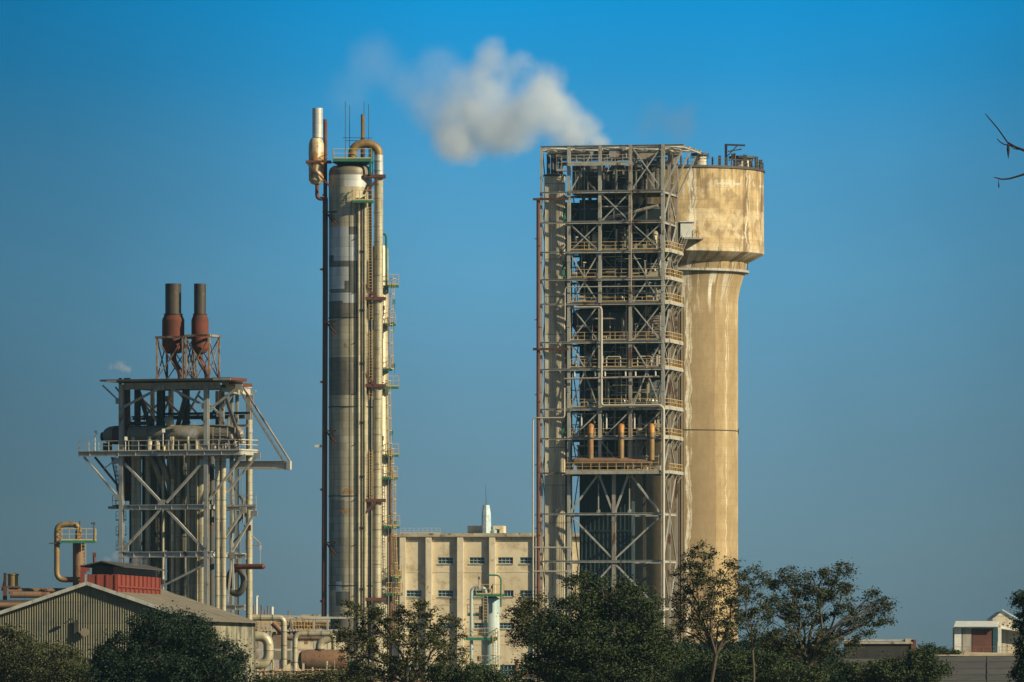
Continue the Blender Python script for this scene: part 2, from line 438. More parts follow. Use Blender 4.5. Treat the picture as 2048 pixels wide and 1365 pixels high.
def concrete_mat(name, Rr, zhead, zring):
    """stained cast concrete wrapped round a tower; object space z is height above the base"""
    m, t, b = newmat(name)
    tcn = N(t, 'ShaderNodeTexCoord'); sp = N(t, 'ShaderNodeSeparateXYZ')
    t.links.new(tcn.outputs['Object'], sp.inputs[0])
    ang = math_(t, 'ARCTAN2', sp.outputs[1], sp.outputs[0])
    u = math_(t, 'MULTIPLY', ang, Rr)
    cb = N(t, 'ShaderNodeCombineXYZ')
    t.links.new(u, cb.inputs[0]); t.links.new(sp.outputs[2], cb.inputs[1])
    v = cb.outputs[0]
    hd = ramp(t, math_(t, 'GREATER_THAN', sp.outputs[2], zhead), [(0, c4(0)), (1, c4(1))])
    n1 = noisen(t, v, .16, 7, .65)
    base = mixc(t, ramp(t, n1, [(.38, c4(0)), (.62, c4(1))]), (.46, .34, .165), (.62, .48, .26))
    # the shaft is toned duller than the head; a paler strip runs down its right side
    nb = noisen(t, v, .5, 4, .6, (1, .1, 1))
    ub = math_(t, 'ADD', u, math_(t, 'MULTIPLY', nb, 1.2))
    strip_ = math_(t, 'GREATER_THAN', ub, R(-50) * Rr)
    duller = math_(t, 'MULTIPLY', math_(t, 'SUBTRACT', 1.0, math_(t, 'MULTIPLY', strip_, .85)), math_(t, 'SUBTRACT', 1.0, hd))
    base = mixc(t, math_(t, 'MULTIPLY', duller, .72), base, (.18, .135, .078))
    # panel-like blotches on the head
    n2 = noisen(t, v, .5, 4, .5, (1, .55, 1))
    f2 = math_(t, 'MULTIPLY', ramp(t, n2, [(.47, c4(0)), (.56, c4(1))]), hd)
    base = mixc(t, math_(t, 'MULTIPLY', f2, .7), base, (.27, .19, .10))
    n2b = noisen(t, v, .42, 5, .6, (1.2, .7, 1))
    f2b = math_(t, 'MULTIPLY', ramp(t, n2b, [(.57, c4(0)), (.63, c4(1))]), hd)
    base = mixc(t, math_(t, 'MULTIPLY', f2b, .75), base, (.72, .62, .42))
    # dark run-off
    n3 = noisen(t, v, .75, 6, .7, (1, .045, 1))
    f3 = ramp(t, n3, [(.52, c4(0)), (.66, c4(1))])
    f3 = math_(t, 'MULTIPLY', f3, math_(t, 'ADD', math_(t, 'MULTIPLY', hd, .6), .12))
    base = mixc(t, f3, base, (.13, .085, .045))
    # white lime runs
    n4 = noisen(t, v, .62, 6, .72, (1, .035, 1))
    wf = ramp(t, n4, [(.625, c4(0)), (.66, c4(1))])
    n5 = noisen(t, v, .3, 4, .6)
    wf = math_(t, 'MULTIPLY', wf, ramp(t, n5, [(.42, c4(0)), (.6, c4(1))]))
    wf = math_(t, 'MULTIPLY', wf, math_(t, 'ADD', math_(t, 'MULTIPLY', hd, .9), .1))
    base = mixc(t, math_(t, 'MULTIPLY', wf, .8), base, (.80, .78, .68))
    # streaks bunched under the ring
    def win(z0, z1, z2):
        mrr = N(t, 'ShaderNodeMapRange'); mrr.inputs[1].default_value = z0; mrr.inputs[2].default_value = z1
        t.links.new(sp.outputs[2], mrr.inputs[0])
        return math_(t, 'MULTIPLY', mrr.outputs[0], math_(t, 'LESS_THAN', sp.outputs[2], z2))
    n6 = noisen(t, v, .95, 5, .62, (1, .07, 1))
    f6 = math_(t, 'MULTIPLY', ramp(t, n6, [(.535, c4(0)), (.58, c4(1))]), win(zring - 6.0, zring - 3, zring + .2))
    base = mixc(t, math_(t, 'MULTIPLY', f6, .9), base, (.80, .77, .66))
    n7 = noisen(t, v, 1.1, 5, .7, (1, .3, 1))
    f7 = math_(t, 'MULTIPLY', ramp(t, n7, [(.42, c4(0)), (.56, c4(1))]), math_(t, 'MULTIPLY', win(zhead + 2.8, zhead + .8, zhead + 2.8), math_(t, 'GREATER_THAN', sp.outputs[2], zhead + .1)))
    base = mixc(t, math_(t, 'MULTIPLY', f7, .8), base, (.78, .74, .64))
    # two long white runs and the joint lines of the climbing form
    def run(a_deg, wd, z0, col, amt):
        nonlocal base
        nz = noisen(t, v, .35, 4, .6)
        off = math_(t, 'ADD', u, math_(t, 'MULTIPLY', math_(t, 'SUBTRACT', nz, .5), 1.4))
        d = math_(t, 'ABSOLUTE', math_(t, 'SUBTRACT', off, R(a_deg) * Rr))
        f = math_(t, 'LESS_THAN', d, wd)
        f = math_(t, 'MULTIPLY', f, math_(t, 'GREATER_THAN', sp.outputs[2], z0))
        f = math_(t, 'MULTIPLY', f, ramp(t, noisen(t, v, 1.2, 5, .7, (1, .12, 1)), [(.40, c4(0)), (.5, c4(1))]))
        base = mixc(t, math_(t, 'MULTIPLY', f, amt), base, col)
    # broad darker weathering on the shaft and a lime line round the head
    n8 = noisen(t, v, .22, 5, .6, (1, .06, 1))
    f8 = math_(t, 'MULTIPLY', ramp(t, n8, [(.44, c4(0)), (.56, c4(1))]), math_(t, 'SUBTRACT', 1.0, hd))
    base = mixc(t, math_(t, 'MULTIPLY', f8, .45), base, (.19, .135, .075))
    pw = N(t, 'ShaderNodeTexWhiteNoise', noise_dimensions='2D'); pc_ = N(t, 'ShaderNodeCombineXYZ')
    t.links.new(math_(t, 'FLOOR', math_(t, 'DIVIDE', u, 1.9)), pc_.inputs[0]); t.links.new(math_(t, 'FLOOR', math_(t, 'DIVIDE', sp.outputs[2], 2.5)), pc_.inputs[1])
    t.links.new(pc_.outputs[0], pw.inputs[0])
    base = mixc(t, math_(t, 'MULTIPLY', pw.outputs[0], .26), base, (.27, .19, .10))
    n9 = noisen(t, v, 1.4, 5, .7, (1, .05, 1))
    topz = N(t, 'ShaderNodeMapRange'); topz.inputs[1].default_value = zhead + 6; topz.inputs[2].default_value = zhead + 13
    t.links.new(sp.outputs[2], topz.inputs[0])
    f9 = math_(t, 'MULTIPLY', ramp(t, n9, [(.46, c4(0)), (.60, c4(1))]), topz.outputs[0])
    base = mixc(t, math_(t, 'MULTIPLY', f9, .9), base, (.10, .065, .035))
    n12 = noisen(t, v, .7, 6, .7, (1, .07, 1))
    f12 = math_(t, 'MULTIPLY', ramp(t, n12, [(.545, c4(0)), (.60, c4(1))]), hd)
    base = mixc(t, math_(t, 'MULTIPLY', f12, .8), base, (.13, .085, .045))
    dzl = math_(t, 'ABSOLUTE', math_(t, 'SUBTRACT', sp.outputs[2], zhead + 11.3))
    f10 = math_(t, 'MULTIPLY', math_(t, 'LESS_THAN', dzl, .16), ramp(t, n5, [(.49, c4(0)), (.54, c4(1))]))
    base = mixc(t, math_(t, 'MULTIPLY', f10, .6), base, (.62, .66, .62))
    n11 = noisen(t, v, .9, 5, .65, (1, .5, 1))
    mid = math_(t, 'MULTIPLY', math_(t, 'GREATER_THAN', sp.outputs[2], zhead + 3.4), math_(t, 'LESS_THAN', sp.outputs[2], zhead + 7.6))
    f11 = math_(t, 'MULTIPLY', ramp(t, n11, [(.45, c4(0)), (.52, c4(1))]), mid)
    base = mixc(t, math_(t, 'MULTIPLY', f11, .55), base, (.62, .52, .34))
    run(-84, .24, 8, (.76, .73, .62), .75)
    run(-81, .12, 4, (.74, .70, .58), .5)
    run(-39, .10, 22, (.74, .70, .58), .6)
    run(-36, .05, 50, (.74, .70, .58), .5)
    nm = noisen(t, v, 1.1, 8, .75, (1, .45, 1))
    base = mixc(t, math_(t, 'MULTIPLY', ramp(t, nm, [(.46, c4(0)), (.60, c4(1))]), .30), base, (.16, .11, .06))
    for per, amt in ((1.25, .32), (6.2, .5)):
        fr = math_(t, 'FRACT', math_(t, 'DIVIDE', sp.outputs[2], per))
        lt = math_(t, 'LESS_THAN', fr, .06 / per)
        base = mixc(t, math_(t, 'MULTIPLY', lt, amt), base, (.2, .14, .09))
    fu = math_(t, 'FRACT', math_(t, 'DIVIDE', u, 1.9))
    base = mixc(t, math_(t, 'MULTIPLY', math_(t, 'LESS_THAN', fu, .035), .2), base, (.2, .14, .09))
    t.links.new(base, b.inputs['Base Color'])
    b.inputs['Roughness'].default_value = .85
    bp = N(t, 'ShaderNodeBump'); bp.inputs['Strength'].default_value = .35; bp.inputs['Distance'].default_value = .12
    t.links.new(noisen(t, v, .8, 6, .6), bp.inputs['Height']); t.links.new(bp.outputs[0], b.inputs['Normal'])
    return m
def plaster_mat(name):
    m, t, b = newmat(name)
    tcn = N(t, 'ShaderNodeTexCoord'); v = tcn.outputs['Object']
    n1 = noisen(t, v, .13, 6, .6)
    base = mixc(t, ramp(t, n1, [(.36, c4(0)), (.64, c4(1))]), (.56, .47, .32), (.68, .60, .43))
    n2 = noisen(t, v, .5, 7, .7)
    base = mixc(t, math_(t, 'MULTIPLY', ramp(t, n2, [(.50, c4(0)), (.66, c4(1))]), .7), base, (.34, .25, .14))
    n3 = noisen(t, v, .8, 6, .75, (1, 1, .12))
    base = mixc(t, math_(t, 'MULTIPLY', ramp(t, n3, [(.56, c4(0)), (.70, c4(1))]), .55), base, (.22, .17, .11))
    sp = N(t, 'ShaderNodeSeparateXYZ'); t.links.new(v, sp.inputs[0])
    for z0 in (11.4, 17.6, 5.6):
        d = math_(t, 'ABSOLUTE', math_(t, 'SUBTRACT', sp.outputs[2], z0))
        f = math_(t, 'MULTIPLY', math_(t, 'LESS_THAN', d, .10), ramp(t, n2, [(.45, c4(0)), (.5, c4(1))]))
        base = mixc(t, math_(t, 'MULTIPLY', f, .6), base, (.2, .15, .1))
    t.links.new(base, b.inputs['Base Color']); b.inputs['Roughness'].default_value = .9
    return m
M['plaster'] = plaster_mat('stained_cream_plaster')
M['pilaster'] = mat('peeling_pilaster_plaster', (.70, .62, .46), (.60, .52, .38), .4, .9, 0, (.22, .17, .11), .60, 1.2, (.3, .22, .14), .5)
M['cornice'] = mat('weathered_cornice', (.45, .40, .30), (.28, .24, .18), .7, .9, 0, (.13, .10, .07), .55, 1.0)

exec_parts = []
# ------------------------------------------------------------------ ground
g = MB()
g.add([(-3000, -60, 0), (3000, -60, 0), (3000, 6000, 0), (-3000, 6000, 0)], [(0, 1, 2, 3)])
go = g.build('ground', M['ground'])
go['kind'] = 'structure'; go['label'] = 'dry grassy ground around the plant'

# ------------------------------------------------------------------ concrete tower
TD = 1078.0
TX = (1360 - CX) / F * TD
S = TD / F
zt = lambda y: Zat(y, TD)
tower = thing('concrete_tower', 'tall round stained concrete tower with a wider drum-shaped head, right of the steel framework', 'tower', (TX, TD, 0))
RC, RH = 116 * S, 168 * S
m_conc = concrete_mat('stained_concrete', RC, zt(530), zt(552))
b = MB()
prof = [(RC, 0)] + [(RC, zt(y)) for y in (1200, 1050, 900, 750, 640, 606)]
prof += [(RC + (9.35 - RC) * t_ ** 1.6, zt(606 - 50 * t_)) for t_ in (.2, .4, .6, .8, 1.0)]
prof += [(9.5, zt(552)), (9.9, zt(528)), (RH - .15, zt(512)), (RH, zt(510)), (RH, zt(488)), (RH - .03, zt(487)), (RH - .03, zt(420)), (RH - .03, zt(346))]
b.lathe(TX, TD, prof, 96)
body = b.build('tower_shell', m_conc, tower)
b = MB()
b.lathe(TX, TD, [(RH - .05, zt(346)), (RH + .18, zt(346)), (RH + .18, zt(343)), (RH - .4, zt(343))], 96, caps=False)
b.lathe(TX, TD, [(RH - .4, zt(343)), (2, zt(338)), (.1, zt(337.5))], 48, caps=False)
b.build('roof_rim', M['dark_steel'], tower)
b = MB()
circ = lambda r, z, a0=0, a1=360, n=40: [Vector((TX + r * math.cos(R(a0 + (a1 - a0) * i / n)), TD + r * math.sin(R(a0 + (a1 - a0) * i / n)), z)) for i in range(n + 1)]
b.rail(circ(RH - .1, zt(343)), 1.1, 1.9, .06)
b.build('railing', M['dark_steel'], tower)
b = MB()
b.lathe(TX, TD, [(9.3, zt(548.5)), (10.15, zt(548)), (10.2, zt(547.5)), (10.2, zt(543)), (10.05, zt(543)), (9.3, zt(543.4))], 72, caps=False)
b.build('ring_walkway', M['steel'], tower)
b = MB()
for k in range(30):
    a = R(12 * k + 5)
    p = Vector((TX + 10.0 * math.cos(a), TD + 10.0 * math.sin(a), zt(543)))
    b.bar(p, (p.x, p.y, zt(528) + .05), .07)
b.build('ring_hangers', M['dark_steel'], tower)
b = MB()
b.tube(circ(RC + .1, zt(863), 180, 360, 40), .05, 6)
b.bar((TX + RC + .02, TD - .6, zt(858)), (TX + RC + .02, TD - .6, zt(869)), .18)
b.build('cable_band', M['dark_steel'], tower)
def roof_vent(px, D, y0, y1, r, label):
    x = (px - CX) / F * D
    b = MB()
    b.lathe(x, D, [(r * .92, zt(y0)), (r * .92, zt(y1 + 6)), (r * 1.0, zt(y1 + 5))], 20)
    o = b.build('roof_vent', M['cream'], tower); o['label'] = label
    b = MB(); b.lathe(x, D, [(r * 1.02, zt(y1 + 5.2)), (r * 1.35, zt(y1 + 4.2)), (r * 1.35, zt(y1)), (r * .6, zt(y1 - 1))], 10)
    for k in range(10):
        a = R(36 * k); b.bar((x + r * 1.3 * math.cos(a), D + r * 1.3 * math.sin(a), zt(y1 + 10)), (x + r * 1.3 * math.cos(a), D + r * 1.3 * math.sin(a), zt(y1 + 4.4)), .1)
    b.build('vent_cap', M['dark_steel'], o)
roof_vent(1400, 1077, 342, 308, 1.0, 'roof vent nearer the steel framework')
roof_vent(1484, 1076, 342, 315, 1.45, 'wide roof vent near the right rim')
roof_vent(1349, 1076, 342, 305, .55, 'slim roof vent behind the canopy')
b = MB()
xx = (1452 - CX) / F * 1072
b.bar((xx, 1072, zt(342)), (xx, 1072, zt(296)), .34)
b.bar((xx - .2, 1072, zt(295.5)), (xx + 2.8, 1072, zt(297)), .26)
b.bar((xx + .3, 1072, zt(309)), (xx + 2.3, 1072.5, zt(304)), .2)
b.bar((xx + .2, 1072, zt(318)), (xx + 1.6, 1072, zt(298)), .16)
b.boxc((xx + 1.1, 1071.5, zt(320)), .7, .7, .9)
b.build('davit_crane', M['black'], tower)
b = MB()
for i in range(16):
    a = R(-62 + i * 5.2 + random.uniform(-1, 1)); r = RH - random.uniform(.3, 1.2)
    x, y = TX + r * math.cos(a), TD + r * math.sin(a)
    h = random.uniform(.5, 2.2)
    if random.random() < .5: b.boxc((x, y, zt(343) + h / 2), random.uniform(.2, .6), .4, h)
    else: b.tube([(x, y, zt(343)), (x, y, zt(343) + h)], random.uniform(.08, .22), 8)
    b.cut()
for px, y1 in ((1344, 312), (1362, 300), (1376, 316), (1425, 318), (1438, 322), (1515, 318), (1521, 332)):
    x = (px - CX) / F * 1074
    b.tube([(x, 1074, zt(342)), (x, 1074, zt(y1))], .13, 8); b.cut()
b.build_each('roof_fitting', M['dark_steel'], tower)
# small white cabin hung on the head
CD = TD - RH - .9
cz = lambda y: Zat(y, CD)
b = MB()
c0 = P(1374, 462, CD)
b.boxc((c0.x, CD, (cz(446) + cz(476)) / 2), 26 * S, 1.5, cz(446) - cz(476))
b.boxc((c0.x, CD, cz(444.5)), 30 * S, 1.9, .14)
cab = b.build('access_cabin', M['white'], tower)
b = MB()
b.boxc((c0.x + .8, CD + .2, cz(478)), 42 * S, 2.4, .16)
b.build('cabin_platform', M['steel'], tower)
b = MB()
x0, x1 = P(1388, 0, CD).x, P(1395, 0, CD).x
b.rail([(x0, CD - .9, cz(477)), (x1 + .1, CD - .9, cz(477)), (x1 + .1, CD + 1, cz(477))], 1.2, .6, .06)
b.build('cabin_railing', M['yellow'], tower)
b = MB()
p0, p1 = P(1352, 511, CD - 1.2), P(1364, 479, CD - 1.2)
for dx in (0, .8):
    b.bar(p0 + Vector((dx, 0, 0)), p1 + Vector((dx, 0, 0)), .09)
    b.bar(p0 + Vector((dx, 0, 1)), p1 + Vector((dx, 0, 1)), .06)
for i in range(9):
    q = p0.lerp(p1, i / 9); b.bar(q, q + Vector((.8, 0, 0)), .06)
b.build('access_stair', M['steel_rusty'], tower)
b = MB()
for y0, y1, px in ((590, 1280, 1362), (600, 1290, 1367)):
    k = (px - CX) / F
    # straight conduit standing just off the shell
    Y = TD - RC - .25; x = k * Y
    b.tube([(x, Y, zt(y1)), (x, Y, zt(y0))], .07, 6)
b.build('conduit', M['dark_steel'], tower)

# ------------------------------------------------------------------ a face of a steel framework
class Face:
    def __init__(s, px0, D0, ang):
        s.c, s.s = math.cos(R(ang)), math.sin(R(ang))
        s.D = D0; s.O = Vector(((px0 - CX) / F * D0, D0, 0))
        s.u = Vector((s.c, -s.s, 0)); s.v = Vector((s.s, s.c, 0))
    def z(s, y): return Zat(y, s.D)
    def t(s, px, v=0):
        k = (px - CX) / F
        return (k * (s.O.y + s.c * v) - s.O.x - s.s * v) / (s.c + k * s.s)
    def p(s, px, y, v=0):
        return s.O + s.u * s.t(px, v) + s.v * v + Vector((0, 0, s.z(y)))
    def q(s, t, y, v):
        return s.O + s.u * t + s.v * v + Vector((0, 0, s.z(y)))

# ------------------------------------------------------------------ big steel framework
FA = Face(1325, 1045, 12)
fr = thing('steel_framework', 'tall rusting grey steel framework full of platforms and pipes, in front of the concrete tower', 'steel structure', FA.q(-9, YH, 7) - Vector((0, 0, CAMZ)))
VB = 10.5; VC = 13.0
def post(px, y1, v, wd=.52, m='steel', ybot=None, parent=fr, fa=FA, name='post'):
    a = fa.p(px, y1, v); bt = Vector((a.x, a.y, 0 if ybot is None else fa.z(ybot)))
    b = MB(); b.hpost(bt, a, fa.u, fa.v, wd, wd)
    # splice plates
    zz = bt.z + 9
    while zz < a.z - 3:
        b.boxc(Vector((a.x, a.y, zz)) - fa.v * (wd / 2 + .03), wd * 1.12, .05, .9, fa.u, fa.v); zz += 9.3
    return b.build(name, M[m], parent)
tl = FA.t(1083); 
for px, y1, wd, m in ((1083, 293, .34, 'steel'), (1138, 291, .46, 'steel'), (1200, 290, .44, 'steel'), (1261, 289, .46, 'steel_rusty'), (1326, 288, .48, 'steel')):
    post(px, y1, 0, wd, m, ybot=946 if px in (1200, 1261) else None)
post(1228, 946, 0, .5, 'steel_rusty')
for t_, m in ((0, 'steel_rusty'), (FA.t(1261), 'dark_steel'), (FA.t(1200), 'dark_steel'), (FA.t(1138), 'dark_steel'), (tl, 'dark_steel')):
    for v in ((5.2, VB) if t_ > -.1 else (VB,)):
        a = FA.q(t_, 300, v); b = MB(); b.hpost(Vector((a.x, a.y, 0)), a, FA.u, FA.v, .42, .42)
        b.build('post', M[m if v < 14 or t_ == 0 else 'dark_steel'], fr)
LV = [383, 444, 503, 558, 607, 684, 738, 818, 877, 946, 1028, 1123, 1218]
PX = [1083, 1138, 1200, 1261, 1326]
b = MB()      # front beams
top = MB()
for y in LV:
    for a_, c_ in zip(PX, PX[1:]):
        if y > 946 and a_ == 1200: continue
        a, c = FA.p(a_, y, -.30), FA.p(c_, y, -.30)
        if y > 946 and c_ == 1200: a, c = FA.p(1138, y, -.30), FA.p(1228, y, -.30)
        if y > 946 and a_ == 1261: a, c = FA.p(1228, y, -.30), FA.p(1326, y, -.30)
        b2 = MB(); hh = .33 if a_ > 1083 else .26
        b2.ibeam(a, c, hh, .24); b2.build('beam', M['steel' if random.random() < .7 else 'steel_rusty'], fr)
# side and back beams, one piece per level
for y in LV:
    b = MB()
    b.ibeam(FA.q(0, y, .3), FA.q(0, y, VB - .22), .36, .22)
    b.ibeam(FA.q(0, y, VB), FA.q(tl, y, VB), .34, .2)
    b.build('side_beam', M['steel'], fr)
# cross braces
def brace(pairs, m='steel', wd=.15, v=-.08):
    b = MB()
    for i, ((ax, ay), (bx, by)) in enumerate(pairs):
        b.bar(FA.p(ax, ay, v + .06 * i), FA.p(bx, by, v + .06 * i), wd, wd)
        for (x, y) in ((ax, ay), (bx, by)):
            b.boxc(FA.p(x, y, v + .06 * i), .5, .04, .45, FA.u, FA.v)
    b.build('brace', M[m], fr)
L_, R_ = 3.5, 3.5
bays = {'B': (1142, 1196), 'C': (1204, 1257), 'D': (1266, 1321)}
def X(bay, y0, y1, **k):
    a, c = bays[bay]; brace([((a, y0 + 4), (c, y1 - 4)), ((a, y1 - 4), (c, y0 + 4))], **k)
def V(bay, y0, y1, **k):
    a, c = bays[bay]; mid = (a + c) / 2; brace([((a, y0 + 5), (mid, y1 - 4)), ((c, y0 + 5), (mid, y1 - 4))], **k)
def A(bay, y0, y1, **k):
    a, c = bays[bay]; mid = (a + c) / 2; brace([((mid, y0 + 5), (a, y1 - 4)), ((mid, y0 + 5), (c, y1 - 4))], **k)
brace([((1142, 379), (1183, 305))]); X('D', 292, 379); X('C', 383, 444); X('B', 444, 503); X('D', 444, 503)
V('B', 503, 558); V('D', 503, 558); A('B', 558, 607); A('D', 558, 607); X('B', 607, 684); X('D', 607, 684)
V('B', 684, 738); V('D', 684, 738); A('B', 738, 818); A('D', 738, 818)
brace([((1152, 868), (1197, 824))]); brace([((1214, 868), (1258, 824))]); brace([((1276, 868), (1321, 824))])
brace([((1142, 884), (1172, 926))], 'steel', .12); brace([((1204, 884), (1240, 930))], 'steel', .12)
brace([((1142, 1022), (1194, 952))], wd=.26); brace([((1199, 952), (1226, 1024))], wd=.26)
brace([((1230, 1024), (1256, 952))], wd=.26); brace([((1263, 952), (1318, 1024))], wd=.26)
brace([((1197, 950), (1197, 1022))], wd=.14); brace([((1259, 950), (1259, 1022))], wd=.14)
brace([((1144, 1034), (1226, 1118))], wd=.22); brace([((1230, 1118), (1320, 1034))], wd=.22)
brace([((1226, 1128), (1150, 1212))], wd=.22); brace([((1230, 1128), (1312, 1212))], wd=.22)
brace([((1142, 455), (1196, 500))], 'dark_steel', .14, 4)
# left bay zigzag
ys = [293] + LV
for i, (a, c) in enumerate(zip(ys, ys[1:])):
    p_ = ((1085, a + 3), (1093, c - 2)) if i % 2 == 0 else ((1093, a + 2), (1085, c - 2))
    b = MB(); b.bar(FA.p(p_[0][0], p_[0][1], 3.0), FA.p(p_[1][0], p_[1][1], 3.0), .12); b.build('brace', M['dark_steel'], fr)
# side bracing
for y0, y1 in zip(LV, LV[1:]):
    b = MB()
    if (LV.index(y0)) % 2:
        b.bar(FA.q(.05, y0 + 3, .4), FA.q(.05, y1 - 3, 5.0), .16); b.bar(FA.q(.05, y1 - 3, 5.4), FA.q(.05, y0 + 3, VB - .4), .16)
    else:
        b.bar(FA.q(.05, y1 - 3, .4), FA.q(.05, y0 + 3, 5.0), .16); b.bar(FA.q(.05, y0 + 3, 5.4), FA.q(.05, y1 - 3, VB - .4), .16)
    b.build('side_brace', M['steel'], fr)
# decks
SO = 0.95       # how far the walkways stand out on the right side
def deck(y, pxl=1138, v0=-.1, v1=VB, side=True, railm='yellow', front_rail=True, step=1.75):
    z0 = FA.z(y)
    tL = FA.t(pxl)
    so = SO if side else 0
    off = 0.2
    def pt(t_, v, dz): return FA.q(t_, YH, v) + Vector((0, 0, z0 - CAMZ + dz))
    b = MB()
    poly = [pt(tL, v0, .24), pt(so * .2, v0, .24), pt(so, off, .24), pt(so, v1, .24), pt(tL, v1, .24)] if side else [pt(tL, v0, .24), pt(0.2, v0, .24), pt(.2, v1, .24), pt(tL, v1, .24)]
    b.prism(poly, (0, 0, .07))
    for i in range(1, 6):
        v = v0 + (v1 - v0) * i / 6
        b.bar(pt(tL, v, .1), pt(-.4, v, .1), .14, .24)
    dk = b.build('deck', M['deck'], fr)
    if side:
        b = MB()
        b.bar(pt(.35, v0 - .05, .12), pt(so, off, .12), .12, .42)
        b.bar(pt(so + .06, off, .12), pt(so + .06, v1, .12), .12, .42)
        for v in (off, 3.5, 7.0, v1 - .3):
            b.bar(pt(.2, v, -1.3), pt(so, v, -.05), .12)
        b.build('deck_edge', M['steel'], fr)
    if front_rail:
        b = MB()
        xs = [x for x in PX if x >= pxl - 1 and x > 1100]
        for a_, c_ in zip(xs, xs[1:]):
            b.rail([pt(FA.t(a_ + 3.5), v0 + .0, .3), pt(FA.t(c_ - 3.5), v0 + .0, .3)], 1.15, step, .075)
        if side:
            b.rail([pt(.42, v0, .3), pt(so, off, .3), pt(so, v1, .3)], 1.15, 1.3, .075)
        b.build('railing', M[railm], fr)
for y in (503, 558, 607, 684, 738, 818, 877):
    deck(y)
deck(383, side=False, front_rail=False); deck(444, side=False, front_rail=False); 
deck(946, 1136, v0=-.1, side=True, front_rail=False)
# the low balcony sticks out in front
def pz(px, y, v, dz): return FA.p(px, y, v) + Vector((0, 0, dz))
b = MB()
b.prism([pz(1131, 946, -1.9, .2), pz(1317, 946, -1.9, .2), pz(1317, 946, -.44, .2), pz(1131, 946, -.44, .2)], (0, 0, .08))
b.bar(pz(1131, 946, -1.96, .02), pz(1317, 946, -1.96, .02), .12, .42)
b.bar(pz(1131, 946, -1.9, .02), pz(1131, 946, -.5, .02), .12, .40)
b.build('balcony', M['steel'], fr)
b = MB(); b.rail([pz(1131, 946, -.6, .29), pz(1131, 946, -1.9, .29), pz(1317, 946, -1.9, .29), pz(1317, 946, -.6, .29)], 1.15, 1.25, .075)
b.build('railing', M['yellow'], fr)
b = MB(); b.rail([FA.q(SO, 943, 0.2), FA.q(SO, 943, VB)], 1.15, 1.3, .075); b.build('railing', M['yellow'], fr)
# top walkway
b = MB()
b.prism([pz(1136, 328, -.95, .1), pz(1262, 328, -.95, .1), pz(1262, 328, -.35, .1), pz(1136, 328, -.35, .1)], (0, 0, .08))
b.bar(pz(1136, 328, -1.0, 0), pz(1262, 328, -1.0, 0), .12, .36)
b.build('balcony', M['steel'], fr)
b = MB(); b.rail([pz(1137, 328, -.9, .2), pz(1261, 328, -.9, .2)], 1.15, 1.2, .06); b.build('railing', M['rail_grey'], fr)
b = MB()
b.prism([pz(1113, 340, -.8, 0), pz(1134, 340, -.8, 0), pz(1134, 340, .8, 0), pz(1113, 340, .8, 0)], (0, 0, .1))
b.rail([pz(1113, 340, .8, .1), pz(1113, 340, -.8, .1), pz(1134, 340, -.8, .1)], 2.0, .7, .06)
b.build('cage_platform', M['rail_grey'], fr)
# canopy on top
b = MB()
cL, cR = tl - .1, FA.t(1369)
y0, y1 = 291, 291
for v in (0, 4.4, 8.7, VC):
    b.ibeam(FA.q(cL, y0, v), FA.q(cR, y0, v), .30, .3)
for t_ in (cL, FA.t(1138), FA.t(1200), FA.t(1261), FA.t(1326), cR):
    b.ibeam(FA.q(t_, y0 + 4, .2), FA.q(t_, y0 + 4, VC - .2), .34, .26)
ts = [cL, FA.t(1138), FA.t(1200), FA.t(1261), FA.t(1326), cR]
for i, (a, c) in enumerate(zip(ts, ts[1:])):
    for k in range(3):
        v0, v1 = 4.35 * k, 4.35 * k + 4.3
        if (i + k) % 2: v0, v1 = v1, v0
        b.bar(FA.q(a, y0 + 1, v0), FA.q(c, y0 + 1, v1), .14)
b.build('canopy_frame', M['steel'], fr)
b = MB()
for a_, c_, vv in (((1360, 300), (1327, 380), 0), ((1394, 304), (1352, 386), 10.3), ((1380, 302), (1340, 384), 5.2)):
    ta, tb = (cR - .3), .15
    b.bar(FA.q(ta, a_[1], vv), FA.q(tb, c_[1], vv), .22); b.cut()
b.build_each('canopy_brace', M['steel'], fr)
# roofing sheets left on the canopy (bright lit slopes)
b = MB()
for a_, c_ in ((1092, 1112), (1143, 1163), (1207, 1222), (1268, 1285), (1335, 1360)):
    for v in (2.0, 9):
        b.prism([pz(a_, 296, v, .1), pz(c_, 298, v, .0), pz(c_ + 6, 300, v + 3, 0), pz(a_ + 6, 297, v + 3, .1)], (0, 0, .1)); b.cut()
b.build_each('roof_sheet', M['white'], fr)
# pipes along the canopy and clutter between canopy and first deck
b = MB()
for y, v, r in ((302, 1.5, .20), (306, 3.5, .28), (311, 6, .22), (300, 8, .25), (316, 9.5, .3)):
    b.tube([FA.q(cL + .8, y, v), FA.q(-.5, y, v)], r, 10)
rr = random.Random(3)
for i in range(70):
    px = rr.uniform(1098, 1322); v = rr.uniform(1.5, 12)
    ya = 383; yb = rr.uniform(304, 368)
    a = FA.p(px, ya, v); c = FA.p(px, yb, v)
    b.tube([a, c], rr.choice([.05, .08, .12, .18, .28]), 7)
for i in range(34):
    px = rr.uniform(1142, 1290); v = rr.uniform(1.5, 11); y = rr.uniform(318, 376)
    b.bar(FA.p(px, y, v), FA.p(px + rr.uniform(8, 50), y + rr.uniform(-5, 5), v + rr.uniform(-1, 1)), rr.choice([.06, .1, .16]))
b.build('upper_piping', M['alu_dark'], fr)
b = MB()
for px, yb, r, v in ((1155, 322, .75, 5), (1183, 325, 1.0, 6), (1216, 330, .7, 7), (1242, 318, .65, 6.5), (1300, 315, 1.1, 6), (1275, 322, .8, 8)):
    c_ = FA.p(px, 383, v); b.lathe(c_.x, c_.y, [(r, c_.z), (r, FA.z(yb + 3)), (r * .7, FA.z(yb)), (.05, FA.z(yb - 1))], 16); b.cut()
